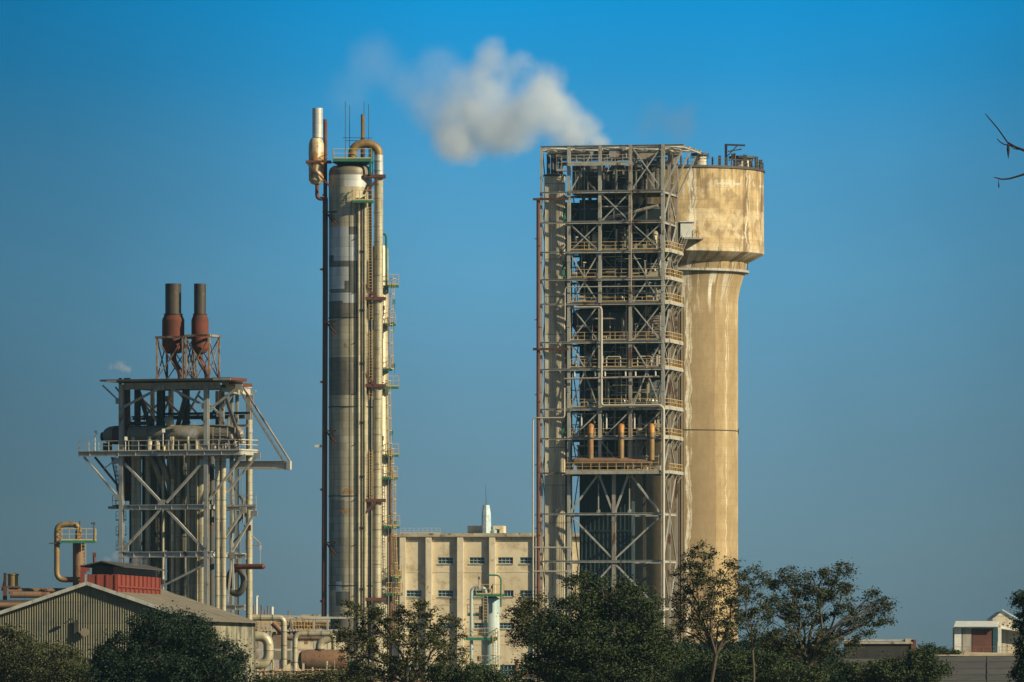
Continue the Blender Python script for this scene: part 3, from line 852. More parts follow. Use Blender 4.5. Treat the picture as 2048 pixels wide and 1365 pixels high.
b.build_each('roof_drum', M['dark_steel'], fr)
b = MB()
b.boxc(FA.p(1233, 305, .8), 1.9, 1.2, 1.2, FA.u, FA.v); b.boxc(FA.p(1246, 303, 1.2), 1.0, 1.0, 1.6, FA.u, FA.v)
b.boxc(FA.p(1290, 309, 3.5), 3.2, 1.2, .9, FA.u, FA.v)
b.build('hoist_boxes', M['steel_rusty'], fr)

# ladders at the left interior bay
b = MB()
for i, (y0, y1) in enumerate(zip(LV, LV[1:])):
    pa, pb = (1146, 1157) if i % 2 else (1157, 1146)
    for o_ in (0, .5):
        b.bar(FA.p(pa, y1, 9 + o_), FA.p(pb, y0, 9 + o_), .12)
    for k in range(7):
        q = FA.p(pa, y1, 9).lerp(FA.p(pb, y0, 9), k / 7); b.bar(q, q + FA.v * .5, .06)
    b.bar(FA.p(1142, y0, 9.5), FA.p(1160, y0, 9.5), .2)
b.build('stair', M['dark_steel'], fr)
# thin pipe runs and lamps on the face
def fpipe(pts, r, m, name='pipe_run', rad=.5, v=-.55):
    b = MB(); b.tube(bend([FA.p(x, y, vv) if len(q) == 3 and (vv := q[2]) is not None else None for q in pts for x, y in [q[:2]]], rad), r, 8)
    return b.build(name, M[m], fr)
V0 = -.75
fpipe([(1066, 1330, V0), (1066, 835, V0), (1129, 835, V0), (1129, 775, V0)], .11, 'rail_grey')
fpipe([(1148, 614, -.3), (1203, 614, V0), (1203, 811, V0), (1322, 811, V0)], .17, 'rail_grey')
fpipe([(1128, 757, V0), (1318, 754, V0)], .14, 'steel_rusty')
fpipe([(1327, 1300, V0), (1327, 816, V0), (1318, 811, V0)], .20, 'rail_grey')
fpipe([(1130, 640, V0), (1130, 573, V0), (1345, 573, V0)], .07, 'rail_grey')
fpipe([(1068, 1095, V0), (1143, 1095, V0)], .11, 'rail_grey')
fpipe([(1066, 1143, V0), (1138, 1143, V0)], .11, 'rail_grey')
fpipe([(1185, 441, 2), (1316, 410, 2)], .24, 'steel_rusty')
fpipe([(1253, 790, .5), (1253, 600, .5)], .06, 'rail_grey')
fpipe([(1262, 585, V0), (1262, 380, V0)], .07, 'steel_rusty')
fpipe([(1205, 412, .4), (1257, 412, .4)], .1, 'steel'); fpipe([(1228, 440, .6), (1228, 420, .6)], .1, 'steel')
b = MB()
for px, y in ((1168, 524), (1290, 522), (1168, 725), (1238, 728), (1292, 722), (1310, 700), (1154, 565), (1236, 568), (1300, 566), (1271, 648), (1152, 473)):
    a = FA.p(px, y + 24, .4); c = FA.p(px, y, .4)
    b.bar(a, c, .06); b.boxc(c + Vector((.1, 0, .05)), .42, .25, .14); b.cut()
for px in (1163, 1213, 1269):
    b.tube([FA.p(px, 858, .2), FA.p(px, 826, .2)], .11, 8); b.cut()
for px in (1149, 1190, 1210, 1251, 1271, 1311):
    b.tube([FA.p(px, 752, -.2), FA.p(px, 742, -.2)], .12, 8); b.cut()
b.build_each('light_pole', M['white'], fr)
b = MB()
for px in (1152, 1213, 1275):
    b.tube(bend([FA.p(px, 735, -.0), FA.p(px, 713, -.0), FA.p(px + 28, 713, -.0), FA.p(px + 28, 735, -.0)], .3), .09, 7)
b.build('hose_loops', M['rail_grey'], fr)
# a second, lighter row of steel a few metres inside
for k, (y0_, y1_) in enumerate(zip([291] + LV[:9], LV[:10])):
    b = MB()
    for px in (1169, 1231, 1293):
        b.bar(FA.p(px, y1_, 3.6), FA.p(px, y0_, 3.6), .16)
    ym = (y0_ + y1_) / 2
    b.bar(FA.p(1142, ym, 3.6), FA.p(1322, ym, 3.6), .13); b.bar(FA.p(1142, y1_ - 4, 3.4), FA.p(1322, y1_ - 4, 3.4), .16)
    for i, (xa, xb) in enumerate(((1142, 1169), (1200, 1231), (1261, 1293))):
        if (i + k) % 2: b.bar(FA.p(xa, y1_ - 3, 3.5), FA.p(xb, y0_ + 3, 3.5), .12)
        else: b.bar(FA.p(xa, y0_ + 3, 3.5), FA.p(xb + 20, y1_ - 3, 3.5), .12)
    b.build('inner_frame', M['steel_rusty' if k % 2 else 'steel'], fr)
for y0_, y1_ in zip([444] + LV[2:9], [503] + LV[3:10]):
    b = MB(); zlo = y1_ - 2
    for i in range(38):
        px = rr.uniform(1145, 1322); v = rr.uniform(.5, 4.5); kind = rr.random()
        if kind < .45:
            b.tube([FA.p(px, zlo, v), FA.p(px, y0_ + rr.uniform(2, (y1_ - y0_) * .6), v)], rr.choice([.05, .07, .1, .16]), 7)
        elif kind < .65:
            y = rr.uniform(y0_ + 6, zlo - 8); b.tube([FA.p(px, y, v), FA.p(min(px + rr.uniform(15, 60), 1324), y, v)], rr.choice([.05, .08, .13]), 7)
        elif kind < .85:
            y = rr.uniform(zlo - 14, zlo - 6); L = rr.uniform(8, 26)
            b.tube(bend([FA.p(px, zlo, v), FA.p(px, y, v), FA.p(min(px + L, 1323), y, v), FA.p(min(px + L, 1323), zlo, v)], .25), rr.choice([.06, .09, .12]), 7)
        else:
            b.boxc(FA.p(px, zlo - 6, v), rr.uniform(.4, 1.3), .6, rr.uniform(.5, 1.3), FA.u, FA.v)
    b.build('small_piping', M[rr.choice(['alu', 'rail_grey', 'steel_rusty', 'alu'])], fr)
b = MB()
for i in range(46):
    vv = rr.uniform(.5, VB - 1); y = rr.choice(LV[1:9]); h = rr.uniform(8, 40)
    tt_ = rr.uniform(-1.2, .2); b.tube([FA.q(tt_, y, vv), FA.q(tt_, y - h, vv)], rr.choice([.06, .1, .15]), 6)
b.build('small_piping', M['steel_rusty'], fr)
# green tarpaulins
for (px, y0, y1) in ((1129, 413, 442), (1127, 520, 556), (1127, 842, 874)):
    b = MB()
    n = 8
    vs, fs = [], []
    for i in range(n + 1):
        for k in range(3):
            q = FA.p(px + (k - 1) * 2.6 + math.sin(i * 1.3) * .8, y0 + (y1 - y0) * i / n, 1.0 + .2 * math.sin(i + k))
            vs.append(q); 
    for i in range(n):
        for k in range(2):
            fs.append((i * 3 + k, i * 3 + k + 1, i * 3 + k + 4, i * 3 + k + 3))
    b.add(vs, fs, 0, True)
    b2 = [v + FA.v * .04 for v in vs]
    b.add(b2, [tuple(reversed(f)) for f in fs], 0, True)
    b.build('green_cover', M['green'], fr)

# tall corrugated duct in the left bay
dc = FA.p(1109.5, 345, 2.4)
duct = thing('corrugated_duct', 'tall pale corrugated metal duct standing in the left bay of the steel framework', 'duct', (dc.x, dc.y, 0))
b = MB()
wd_, pr_ = 3.0, .29
vs = []; fs = []
n = int(wd_ / pr_)
zt_ = FA.z(349)
for i in range(n + 1):
    for du, off in ((0, 0), (.10, 0), (.15, .10), (.25, .10)):
        x = dc.x - wd_ / 2 + (i + (du / .29)) * pr_
        if x > dc.x + wd_ / 2 + .01: break
        vs += [(x, dc.y - 1.45 - off, 0), (x, dc.y - 1.45 - off, zt_)]
for i in range(len(vs) // 2 - 1): fs.append((2 * i, 2 * i + 2, 2 * i + 3, 2 * i + 1))
b.add(vs, fs)
b.boxc((dc.x, dc.y, zt_ / 2), wd_ - .02, 2.8, zt_ - .02)
b.build('duct_shell', M['cream'], duct)
b = MB(); b.lathe(dc.x, dc.y, [(1.5, FA.z(349)), (1.66, FA.z(348.5)), (1.66, FA.z(345)), (1.0, FA.z(343)), (.1, FA.z(342.6))], 32)
for dx, h in ((-.9, 3), (-.3, 2.5), (.2, 3.2), (.8, 2.4)):
    b.tube([(dc.x + dx, dc.y, FA.z(345)), (dc.x + dx, dc.y, FA.z(345) + h)], .28, 10)
b.build('duct_cap', M['dark_steel'], duct)
b = MB()
b.lathe(dc.x + 1.9, dc.y + .6, [(.62, 0), (.62, FA.z(400))], 20)
b.build('side_duct', M['alu_dark'], duct)
# rusty vertical pipe at the far left of the framework
a = FA.p(1076.5, 395, -.5)
rp = thing('rusty_riser_pipe', 'dark rusty vertical pipe running down the far left edge of the steel framework', 'pipe', (a.x, a.y, 0))
b = MB(); b.tube([(a.x, a.y, 0), (a.x, a.y, a.z)], .26, 12); b.build('pipe', M['rust_pipe'], rp)
b = MB()
for y in (397, 698):
    q = FA.p(1066, y, -.5); q2 = FA.p(1137, y, -.5)
    b.bar(q + Vector((0, -.32, 0)), q2 + Vector((0, -.32, 0)), .2, .22); b.bar(q + Vector((0, .35, .2)), q2 + Vector((0, .35, .2)), .2, .12); b.cut()
for y in (478, 640, 790, 930, 1030, 1057, 1175, 1300):
    b.boxc((a.x - .15, a.y, Zat(y, a.y)), .75, .3, .14)
    b.cut(); b.boxc((a.x, a.y, Zat(y + 14, a.y)), .64, .64, .1); b.cut()
b.build_each('pipe_bracket', M['rust'], rp)

# process vessels and dark building inside the framework
def vessel(px, y0, y1, r, v, m, label, cone=None, name='process_vessel', group=None, ring=True):
    c_ = FA.p(px, y1, v); z0, z1 = FA.z(y1), FA.z(y0)
    t = thing(name, label, 'vessel', (c_.x, c_.y, z0), group)
    b = MB(); h = z1 - z0
    pr = []
    if cone: pr += [(r * .25, z0), (r * .25, z0 + .3), (r, z0 + cone)]
    else: pr += [(r, z0)]
    pr += [(r, z1 - r * .35), (r * .93, z1 - r * .2), (r * .7, z1 - r * .06), (r * .1, z1)]
    b.lathe(c_.x, c_.y, pr, 28); b.build('shell', M[m], t)
    if ring:
        b = MB()
        for zz in (z0 + (cone or 0) + .3, (z0 + z1) / 2, z1 - r * .4):
            b.lathe(c_.x, c_.y, [(r * 1.0, zz - .08), (r * 1.05, zz - .08), (r * 1.05, zz + .08), (r * 1.0, zz + .08)], 28, caps=False); b.cut()
        b.build_each('stiffener_ring', M['dark_steel'], t)
        b = MB(); b.tube([(c_.x, c_.y, z1 - .1), (c_.x, c_.y, z1 + .6)], r * .18, 10); b.build('top_nozzle', M['dark_steel'], t)
    return t
bb = thing('dark_clad_casing', 'dark sheet-clad casing filling the back of the steel framework', 'building', FA.p(1205, YH, 9) - Vector((0, 0, CAMZ)))
b = MB()
tA, tB = FA.t(1159, 7), FA.t(1262, 7)
zz1 = FA.z(392)
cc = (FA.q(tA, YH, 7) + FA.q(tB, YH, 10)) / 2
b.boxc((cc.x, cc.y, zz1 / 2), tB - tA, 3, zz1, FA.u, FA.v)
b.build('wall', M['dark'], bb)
b = MB()
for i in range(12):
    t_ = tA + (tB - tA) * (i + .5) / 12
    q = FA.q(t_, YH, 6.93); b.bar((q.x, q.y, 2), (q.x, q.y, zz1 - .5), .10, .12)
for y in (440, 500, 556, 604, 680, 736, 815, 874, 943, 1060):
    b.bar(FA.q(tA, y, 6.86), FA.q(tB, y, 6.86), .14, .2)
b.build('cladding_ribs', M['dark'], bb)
cc2 = (FA.q(tB + .05, YH, 9.2) + FA.q(-.9, YH, 10.2)) / 2
b = MB(); b.boxc((cc2.x, cc2.y, (FA.z(875) + FA.z(400)) / 2), abs(-.9 - tB) - .1, .5, FA.z(400) - FA.z(875), FA.u, FA.v)
b.build('back_wall', M['dark'], bb)
b = MB(); q1 = (FA.q(FA.t(1139, 10), YH, 10) + FA.q(FA.t(1170, 10), YH, 10)) / 2
b.boxc((q1.x, q1.y, (FA.z(500) + FA.z(395)) / 2), 2.4, .3, FA.z(395) - FA.z(500), FA.u, FA.v)
b.build('dark_panel', M['dark'], bb)  # dark panel added to shut out the sky and darken this bay
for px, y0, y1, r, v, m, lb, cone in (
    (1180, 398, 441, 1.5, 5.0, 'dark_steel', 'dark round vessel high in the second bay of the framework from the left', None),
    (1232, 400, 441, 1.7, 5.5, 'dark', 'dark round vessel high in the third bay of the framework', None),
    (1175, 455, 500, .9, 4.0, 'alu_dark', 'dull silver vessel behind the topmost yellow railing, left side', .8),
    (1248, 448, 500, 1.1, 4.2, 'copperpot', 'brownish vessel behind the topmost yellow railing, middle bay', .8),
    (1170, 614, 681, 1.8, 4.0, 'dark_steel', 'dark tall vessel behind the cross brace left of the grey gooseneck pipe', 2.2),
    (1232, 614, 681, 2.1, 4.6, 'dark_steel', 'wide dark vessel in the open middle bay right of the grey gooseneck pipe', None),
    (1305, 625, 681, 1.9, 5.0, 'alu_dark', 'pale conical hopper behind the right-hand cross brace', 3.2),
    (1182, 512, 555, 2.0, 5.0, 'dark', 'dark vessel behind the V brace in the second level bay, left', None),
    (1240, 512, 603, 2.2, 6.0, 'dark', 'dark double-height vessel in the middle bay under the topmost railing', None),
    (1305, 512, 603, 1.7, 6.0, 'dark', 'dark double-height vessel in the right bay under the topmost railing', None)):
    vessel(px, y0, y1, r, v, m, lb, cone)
for px, lb in ((1181, 'left'), (1241, 'middle'), (1300, 'right')):
    t = vessel(px, 796, 815, 1.15, 3.2, 'alu_bright', 'bright squat vessel at the %s of the row above the three orange elbows' % lb, None, group='bright squat vessels in a row in the framework')
    t2 = vessel(px, 828, 874, 1.9, 5.2, 'dark_steel', 'dark hopper narrowing downwards behind the %s orange elbow pipe' % lb, 3.0, group='dark hoppers behind the orange pipes')
    t3 = vessel(px, 700, 735, .6, 3.2, 'alu_dark', 'small grey vessel behind the yellow railing, %s bay, two floors above the orange elbows' % lb, None, group='small grey vessels behind a yellow railing')
    t4 = vessel(px, 752, 792, 1.5, 5.0, 'dark', 'dark vessel above the bright squat vessel, %s bay' % lb, None, group='dark vessels above the bright squat vessels')
for px, lb in ((1190, 'left'), (1255, 'middle'), (1310, 'right')):
    c_ = FA.p(px, 500, 2.0)
    t = thing('elbow_pipe', 'fat dull silver elbow pipe, %s of three behind the topmost yellow railing' % lb, 'pipe', c_, 'silver elbow pipes high in the framework')
    b = MB(); b.tube(bend([FA.p(px, 502, 2.0), FA.p(px, 465, 2.0), FA.p(px, 465, 6.0)], 1.0), .45, 14); b.build('pipe', M['alu'], t)
    b = MB(); q = FA.p(px, 490, 2); b.tube([q, q + Vector((0, 0, .25))], .58, 14); b.build('flange', M['dark_steel'], t)
c_ = FA.p(1226, 595, -.9)
t = thing('horizontal_drum', 'small horizontal dull pipe drum lying behind the yellow rail in the third bay', 'drum', c_)
b = MB(); b.tube([FA.p(1197, 595, 1.1), FA.p(1200, 595, 1.1), FA.p(1244, 595, 1.1), FA.p(1248, 595, 1.1)], [.2, .42, .42, .2], 14); b.build('shell', M['alu_dark'], t)
# three orange elbow pipes on a horizontal header
c_ = FA.p(1225, 946, -.9)
hd = thing('header_pipe', 'long horizontal brown header pipe above the lowest balcony with three orange elbow pipes', 'pipe', c_)
b = MB()
b.tube([FA.p(x, 923, -.9) for x in (1141, 1144, 1150, 1253)] + [FA.p(1262, 924, -.9), FA.p(1304, 926, -.9)], [.1, .35, .55, .55, .42, .40], 18)
b.build('header', M['copperpot'], hd)
for px in (1181, 1242, 1303):
    b = MB(); b.tube(bend([FA.p(px, 921, -.9), FA.p(px, 853, -.9), FA.p(px + 2, 853, 3.5)], 1.0), .44, 16)
    o = b.build('riser', M['ochre'], hd)
    b = MB()
    q = FA.p(px, 877, -.9); b.tube([q, q + Vector((0, 0, .2))], .60, 14)
    b.build('flange', M['dark_steel'], o)
    b = MB(); b.tube(bend([FA.p(px, 866, -.9), FA.p(px, 853, -.9), FA.p(px + 2, 853, 1.5)], 1.0), .455, 16, caps=False)
    b.build('rusty_elbow', M['orange_rust'], o)

# ------------------------------------------------------------------ distillation column
DD = 1000.0
dz = lambda y: Zat(y, DD)
dx = lambda px: (px - CX) / F * DD
SD = DD / F
col = thing('distillation_column', 'very tall metal-clad column with patched silver sheets and a green top platform', 'column', (dx(701), DD, 0))
CXx, CR = dx(701), 43.5 * SD
def patch(x, y, z):
    """which sheet: 0 dull gold aluminium, 1 grey weathered band, 2 bright new sheet, 3 dark band"""
    py = YH - (z - CAMZ) / y * F
    px = CX + x / y * F
    if py < 350: return 3
    if py < 372: return 2 if px > 690 else 0
    if py < 430: return 0
    if 455 < py < 523 and px < 722: return 2 if (px < 698 or py > 470) and (px > 668 or py < 512) else 1
    if 523 <= py < 535: return 1
    if 535 <= py < 560: return 2 if px < 698 and px > 655 else 1
    if 560 <= py < 578: return 2 if px < 688 else 1
    if 578 <= py < 585: return 1
    if 585 <= py < 604: return 2 if px < 712 else 0
    if 604 <= py < 636: return 3 if px < 712 else 1
    if 714 <= py < 792: return 3 if px < 715 or py < 770 else 1
    if 1162 < py < 1183 and 672 < px < 683: return 2
    if 1183 < py < 1210 and 671 < px < 700: return 1
    if 1210 < py < 1234 and 668 < px < 700: return 0
    if py > 1236: return 3
    return 4 if py > 1000 and py < 1180 and px < 688 else 0
ysl = [1312 + i for i in (80,)] + list(range(1300, 348, -4))
prof = [(CR, 0.0)] + [(CR, dz(y)) for y in ysl if dz(y) > 0.5] + [(CR, dz(348)), (CR * .985, dz(342)), (CR * .93, dz(337)), (CR * .80, dz(333)), (CR * .5, dz(330.5)), (.1, dz(330))]
b = MB(); b.lathe(CXx, DD, prof, 96, matf=patch)
b.build('column_shell', [M['alu'], M['alu_dark'], M['alu_bright'], mat('dark_weathered_sheet', (.17, .155, .12), (.26, .235, .175), .6, .5, .2, (.08, .06, .04), .66, .7, (.05, .05, .04), .6, bands=(1.3, .05, (.08, .07, .06))), mat('grey_weathered_sheet', (.30, .31, .27), (.42, .40, .32), .6, .45, .5, (.2, .12, .06), .68, .7, (.1, .1, .08), .6, bands=(1.0, .05, (.1, .09, .07)))], col)
b = MB()
for y in (637, 815, 993, 1172):
    b.lathe(CXx, DD, [(CR, dz(y + .8)), (CR + .09, dz(y + .8)), (CR + .09, dz(y - .8)), (CR, dz(y - .8))], 64, caps=False)
b.build('insulation_ring', M['black'], col)
b = MB()
for px, py, r1, r2 in ((694, 984, .5, .35), (691, 1023, .75, .3), (705, 985, .2, .2)):
    a = math.asin((px - 701) / 43.5); x, y = CXx + (CR + .012) * math.sin(a), DD - (CR + .012) * math.cos(a)
    n = 14; vs = []
    for k in range(n):
        g_ = 2 * math.pi * k / n; rr_ = 1 + .3 * math.sin(3 * g_ + px)
        da = r1 * rr_ * math.cos(g_) / CR; vs.append((CXx + (CR + .014) * math.sin(a + da), DD - (CR + .014) * math.cos(a + da), dz(py) + r2 * rr_ * math.sin(g_)))
    b.add(vs, [tuple(range(n))])
b.build('rust_stain', M['orange_rust'], col)
def onshell(px, out=.0):
    a = math.asin(max(-1, min(1, (px - 701) / 43.5)))
    return CXx + (CR + out) * math.sin(a), DD - (CR + out) * math.cos(a)
# conduits down the front
for px, y0, y1, r, m in ((703, 408, 1300, .04, 'black'), (711, 420, 1300, .04, 'black'), (717, 398, 1300, .19, 'alu'), (723.5, 398, 1240, .11, 'alu_dark'), (728, 395, 1300, .20, 'alu')):
    x, y = onshell(px, r + .1); b = MB(); b.tube([(x, y, dz(y1)), (x, y, dz(y0))], r, 10); b.build('conduit', M[m], col)
b = MB()
for y in (505, 622, 728, 846, 954, 1056, 1178):
    x, yy = onshell(721, .35); b.boxc((x, yy, dz(y)), .95, .5, .16)
    b.boxc((x - .3, yy - .1, dz(y + 3)), .25, .3, .35); b.cut()
for y in (480, 586, 687, 788, 890, 1000, 1090, 1190):
    x, yy = onshell(709, .1); b.bar((x - .3, yy, dz(y + 4)), (x + .3, yy - .2, dz(y - 1)), .09); b.cut()
b.build_each('pipe_clamp', M['black'], col)
# top platform
def platform(px0, px1, y, D, dep, parent, m='green', rm='yellow', h=1.3, step=.9, sides='lfr', t=.32):
    x0, x1 = (px0 - CX) / F * D, (px1 - CX) / F * D; z = Zat(y, D)
    b = MB()
    b.boxc(((x0 + x1) / 2, D, z), x1 - x0, dep, t)
    b.boxc(((x0 + x1) / 2, D - dep / 2 - .04, z - .02), x1 - x0 + .08, .08, t * 1.3)
    o = b.build('platform', M[m], parent)
    b = MB()
    pts = [(x0, D + dep / 2, z + t / 2), (x0, D - dep / 2, z + t / 2), (x1, D - dep / 2, z + t / 2), (x1, D + dep / 2, z + t / 2)]
    b.rail(pts, h, step, .065)
    b.build('railing', M[rm], o)
    return o
platform(667, 743, 322.5, DD - 0.6, 5.0, col, h=1.35, step=1.6)
b = MB()
b.lathe(dx(705), DD, [(2.0, dz(331)), (2.9, dz(325))], 24)
b.build('platform_bracket', M['dark_steel'], col)
b = MB()
x = dx(741.5)
b.bar((x, DD - 2.8, dz(353)), (x, DD - 2.8, dz(299)), .26, .3); b.bar((x + .3, DD - 2.0, dz(353)), (x + .3, DD - 2.0, dz(303)), .12)
b.build('green_post', M['green'], col)
# shouldered platform with yellow rails on the front right
xx0 = dx(724); 
o = platform(706, 747, 404, DD - CR - .5, 2.0, col, h=1.4, step=.9, t=.25)
b = MB(); b.ladder((dx(708), DD - CR - 1.2, dz(402)), (dx(710), DD - CR - .6, dz(378)), (1, 0, 0), .5, .07); b.build('ladder', M['yellow'], o)
# lightning rods and their spreader
b = MB()
for px, y0, v in ((691, 205, -1), (699, 210, 1), (728.5, 205, -1.4), (737, 208, 1)):
    b.tube([(dx(px), DD + v, dz(325)), (dx(px), DD + v, dz(y0))], .045, 6); b.cut()
b.bar((dx(686), DD - 1, dz(277)), (dx(745), DD - 1, dz(277.5)), .07); b.bar((dx(690), DD + .8, dz(281)), (dx(726), DD + .8, dz(281)), .07)
b.build_each('lightning_rod', M['black'], col)
b = MB(); b.tube([(dx(725.5), DD + .2, dz(318)), (dx(725.5), DD + .2, dz(276))], .30, 12); b.build('vent_base', M['rust'], col)
b = MB(); b.tube([(dx(725.5), DD + .2, dz(276)), (dx(725.5), DD + .2, dz(229))], .27, 12); b.build('vent_pipe', M['ochre'], col)
# overhead vapour line
vp = thing('vapour_pipe', 'long silver pipe looping over the tall column top and down its right side', 'pipe', (dx(757), DD - 2.0, 0))
yv = DD - 1.8
pts = [(dx(703), yv, dz(322)), (dx(703), yv, dz(306))]
n = 14; cx_, rad = dx(730.5), dx(758) - dx(730.5)
b = MB()
path = [Vector((dx(705), yv, dz(320)))]
for i in range(n + 1):
    a = math.pi - math.pi * i / n
    path.append(Vector((cx_ + .0 + rad * math.cos(a) * (1.0 if a < math.pi / 2 else .92), yv, dz(312) + (dz(289.5) - dz(312)) * math.sin(a) ** .8)))
path[1:2] = []
b.tube(path, 8.6 * SD, 16); b.build('bend', M['ochre'], vp)
b = MB(); b.tube([(dx(758), yv, dz(312)), (dx(758), yv, dz(322)), (dx(758), yv, dz(352))], 8.8 * SD, 18); b.build('pipe_upper', M['alu_bright'], vp)
b = MB(); b.tube([(dx(758), yv, dz(352)), (dx(757.5), yv, dz(560)), (dx(755.5), yv, dz(900)), (dx(754), yv, dz(1260)), (dx(754), yv, 0)], 8.8 * SD, 20); b.build('pipe_lower', M['alu'], vp)
b = MB()
for (y, lx) in ((355, 728), (599, 728), (773, 728), (1002, 726), (1199, 725)):
    b.boxc(((dx(lx) + dx(772)) / 2, yv, dz(y)), dx(772) - dx(lx), 1.9, .42)
    b.cut()
for (x0_, y0_, x1_, y1_) in ((727, 567, 751, 597), (726, 743, 750, 772), (726, 1034, 752, 1005), (735, 386, 756, 360)):
    b.bar((dx(x0_), yv - .75, dz(y0_)), (dx(x1_), yv - .85, dz(y1_)), .34, .3); b.cut()
b.build_each('pipe_support', M['rust_pipe'], vp)
b = MB()
for y in (325, 344, 371, 399, 428, 455, 486, 520, 553, 630, 662, 700, 738, 800, 838, 870, 905, 940, 975, 1030, 1060, 1095, 1130, 1165):
    b.lathe(dx(757 - (y - 325) * .0035), yv, [(8.8 * SD, dz(y + .6)), (9.4 * SD, dz(y + .6)), (9.4 * SD, dz(y - .6)), (8.8 * SD, dz(y - .6))], 18, caps=False); b.cut()
b.build_each('pipe_seam', M['alu_dark'], vp)
# slim column behind, with yellow ladders and green landings
sc2 = thing('slim_column', 'slim pale metal column with yellow ladders and green landings behind the tall column', 'column', (dx(764), DD + 5, 0))
D2 = DD + 5.5
x2 = lambda px: (px - CX) / F * D2
b = MB(); r2 = 17 * D2 / F
b.lathe(x2(760), D2, [(r2, 0), (r2, Zat(500, D2)), (r2 * .8, Zat(492, D2)), (.1, Zat(488, D2))], 32); b.build('column_shell', M['alu'], sc2)
b = MB(); b.tube([(x2(740), DD - 1.0, dz(1230)), (x2(740), DD - 1.0, dz(400))], .30, 12); b.build('side_pipe', M['alu_dark'], sc2)
b = MB(); b.tube([(x2(781), D2 - .6, 0), (x2(781), D2 - .6, Zat(900, D2))], .22, 10); b.build('rust_drain', M['rust'], sc2)
b = MB(); b.tube(bend([(x2(765), D2 - 1.3, Zat(470, D2)), (x2(773), D2 - 1.5, Zat(470, D2)), (x2(773), D2 - 1.5, Zat(585, D2))], .45), .16, 8); b.build('green_pipe', M['green'], sc2)
D3 = D2 - .9
for i, (p0, p1, y) in enumerate(((774, 797, 573), (770, 791, 650), (765, 784, 740), (765, 797, 776), (771, 797, 912), (765, 795, 957), (769, 799, 1055), (782, 803, 1155), (773, 805, 1189))):
    o = platform(p0, p1, y, D3, 2.0, sc2, h=1.45, step=.75, t=.26)
lad = [(786, 572, 780, 650), (780, 650, 782, 738), (776, 776, 779, 912), (783, 912, 783, 957), (787, 957, 787, 1055), (787, 1055, 791, 1155), (797, 1155, 797, 1189), (740, 410, 742, 640), (742, 660, 742, 800), (742, 900, 743, 1000), (791, 1190, 791, 1280)]
for xa, ya, xb, yb in lad:
    b = MB(); yy = D3 - .95 if xa > 750 else DD - 2.2
    b.ladder(((xb - CX) / F * yy, yy, Zat(yb, yy)), ((xa - CX) / F * yy, yy, Zat(ya + (-14 if xa > 750 else 0), yy)), (1, 0, 0), .5, .07, cage=xa > 750, out=(0, -1, 0)); b.build('ladder', M['yellow'], sc2)
b = MB()
for px, y in ((790, 600), (790, 728), (777, 778), (786, 862), (793, 1040), (788, 645)):
    b.tube([(x2(px), D3 - 1, Zat(y + 20, D3)), (x2(px), D3 - 1, Zat(y, D3))], .04, 6); b.boxc((x2(px) - .1, D3 - 1, Zat(y + 4, D3)), .3, .25, .55); b.cut()
b.build_each('lamp', M['green'], sc2)
# vent stack with silencer at the left
vs_ = thing('silencer_stack', 'silver and rust stained silencer on a dark rusty pipe left of the tall column', 'stack', (dx(651), DD - 1, 0))
yS = DD - 1.0
b = MB(); b.lathe(dx(635.5), yS, [(10 * SD, dz(322)), (10.6 * SD, dz(318)), (10.6 * SD, dz(292)), (10 * SD, dz(281)), (15.5 * SD * .72, dz(279))], 4, caps=False)
b = MB()
b.lathe(dx(633), yS, [(4 * SD, dz(371)), (10 * SD, dz(369)), (15 * SD, dz(362)), (15.3 * SD, dz(322)), (15.3 * SD, dz(290)), (13 * SD, dz(283)), (10.5 * SD, dz(278))], 28); b.build('silencer', mat('scorched_aluminium', (.60, .55, .42), (.52, .40, .20), .6, .5, .2, (.36, .17, .04), .49, .7, (.12, .06, .03), .7), vs_)
b = MB(); b.lathe(dx(635.5), yS, [(10.5 * SD, dz(277)), (10.5 * SD, dz(218)), (9.8 * SD, dz(218)), (9.8 * SD, dz(230))], 24); b.build('outlet_pipe', M['alu_bright'], vs_)
b = MB(); b.tube([(dx(650.5), yS + 1.2, dz(400)), (dx(650.5), yS + 1.2, dz(239))], 3.9 * SD, 12); b.build('rust_vent', M['rust'], vs_)
b = MB(); b.tube(bend([(dx(634.5), yS, dz(371)), (dx(634.5), yS, dz(399)), (dx(651), yS, dz(399))], .6), 3.8 * SD, 12); b.build('elbow', M['rust_pipe'], vs_)
b = MB(); b.tube(bend([(dx(645), yS, dz(395)), (dx(651), yS, dz(395)), (dx(651), yS, dz(600)), (dx(648.5), yS, dz(1256))], .5), 5.4 * SD, 14); b.build('riser', M['rust_pipe'], vs_)
b = MB(); b.tube([(dx(648.5), yS, dz(1256)), (dx(648.5), yS, 0)], 4.6 * SD, 12); b.build('silver_foot', M['alu'], vs_)
b = MB()
b.bar((dx(612), yS - 1.2, dz(325.5)), (dx(663), yS - 1.2, dz(325.5)), .16, .28); b.bar((dx(612), yS + 1.2, dz(325.5)), (dx(663), yS + 1.2, dz(325.5)), .16, .28)
b.bar((dx(616), yS - 1.2, dz(329)), (dx(660), yS - 1.2, dz(374)), .2); b.bar((dx(616), yS + 1.2, dz(329)), (dx(660), yS + 1.2, dz(374)), .2)
b.bar((dx(631), yS - 1.2, dz(327)), (dx(631), yS - 1.2, dz(342)), .14); b.cut()
for y in (426, 645, 863, 1086):
    b.bar((dx(646), yS - .5, dz(y)), (dx(674), yS - 1.4, dz(y)), .16, .2)
    b.bar((dx(655), yS - .5, dz(y + 3)), (dx(673), yS - 1.6, dz(y + 24)), .14); b.bar((dx(655), yS - .3, dz(y + 3)), (dx(668), yS - 1.2, dz(y + 26)), .12); b.cut()
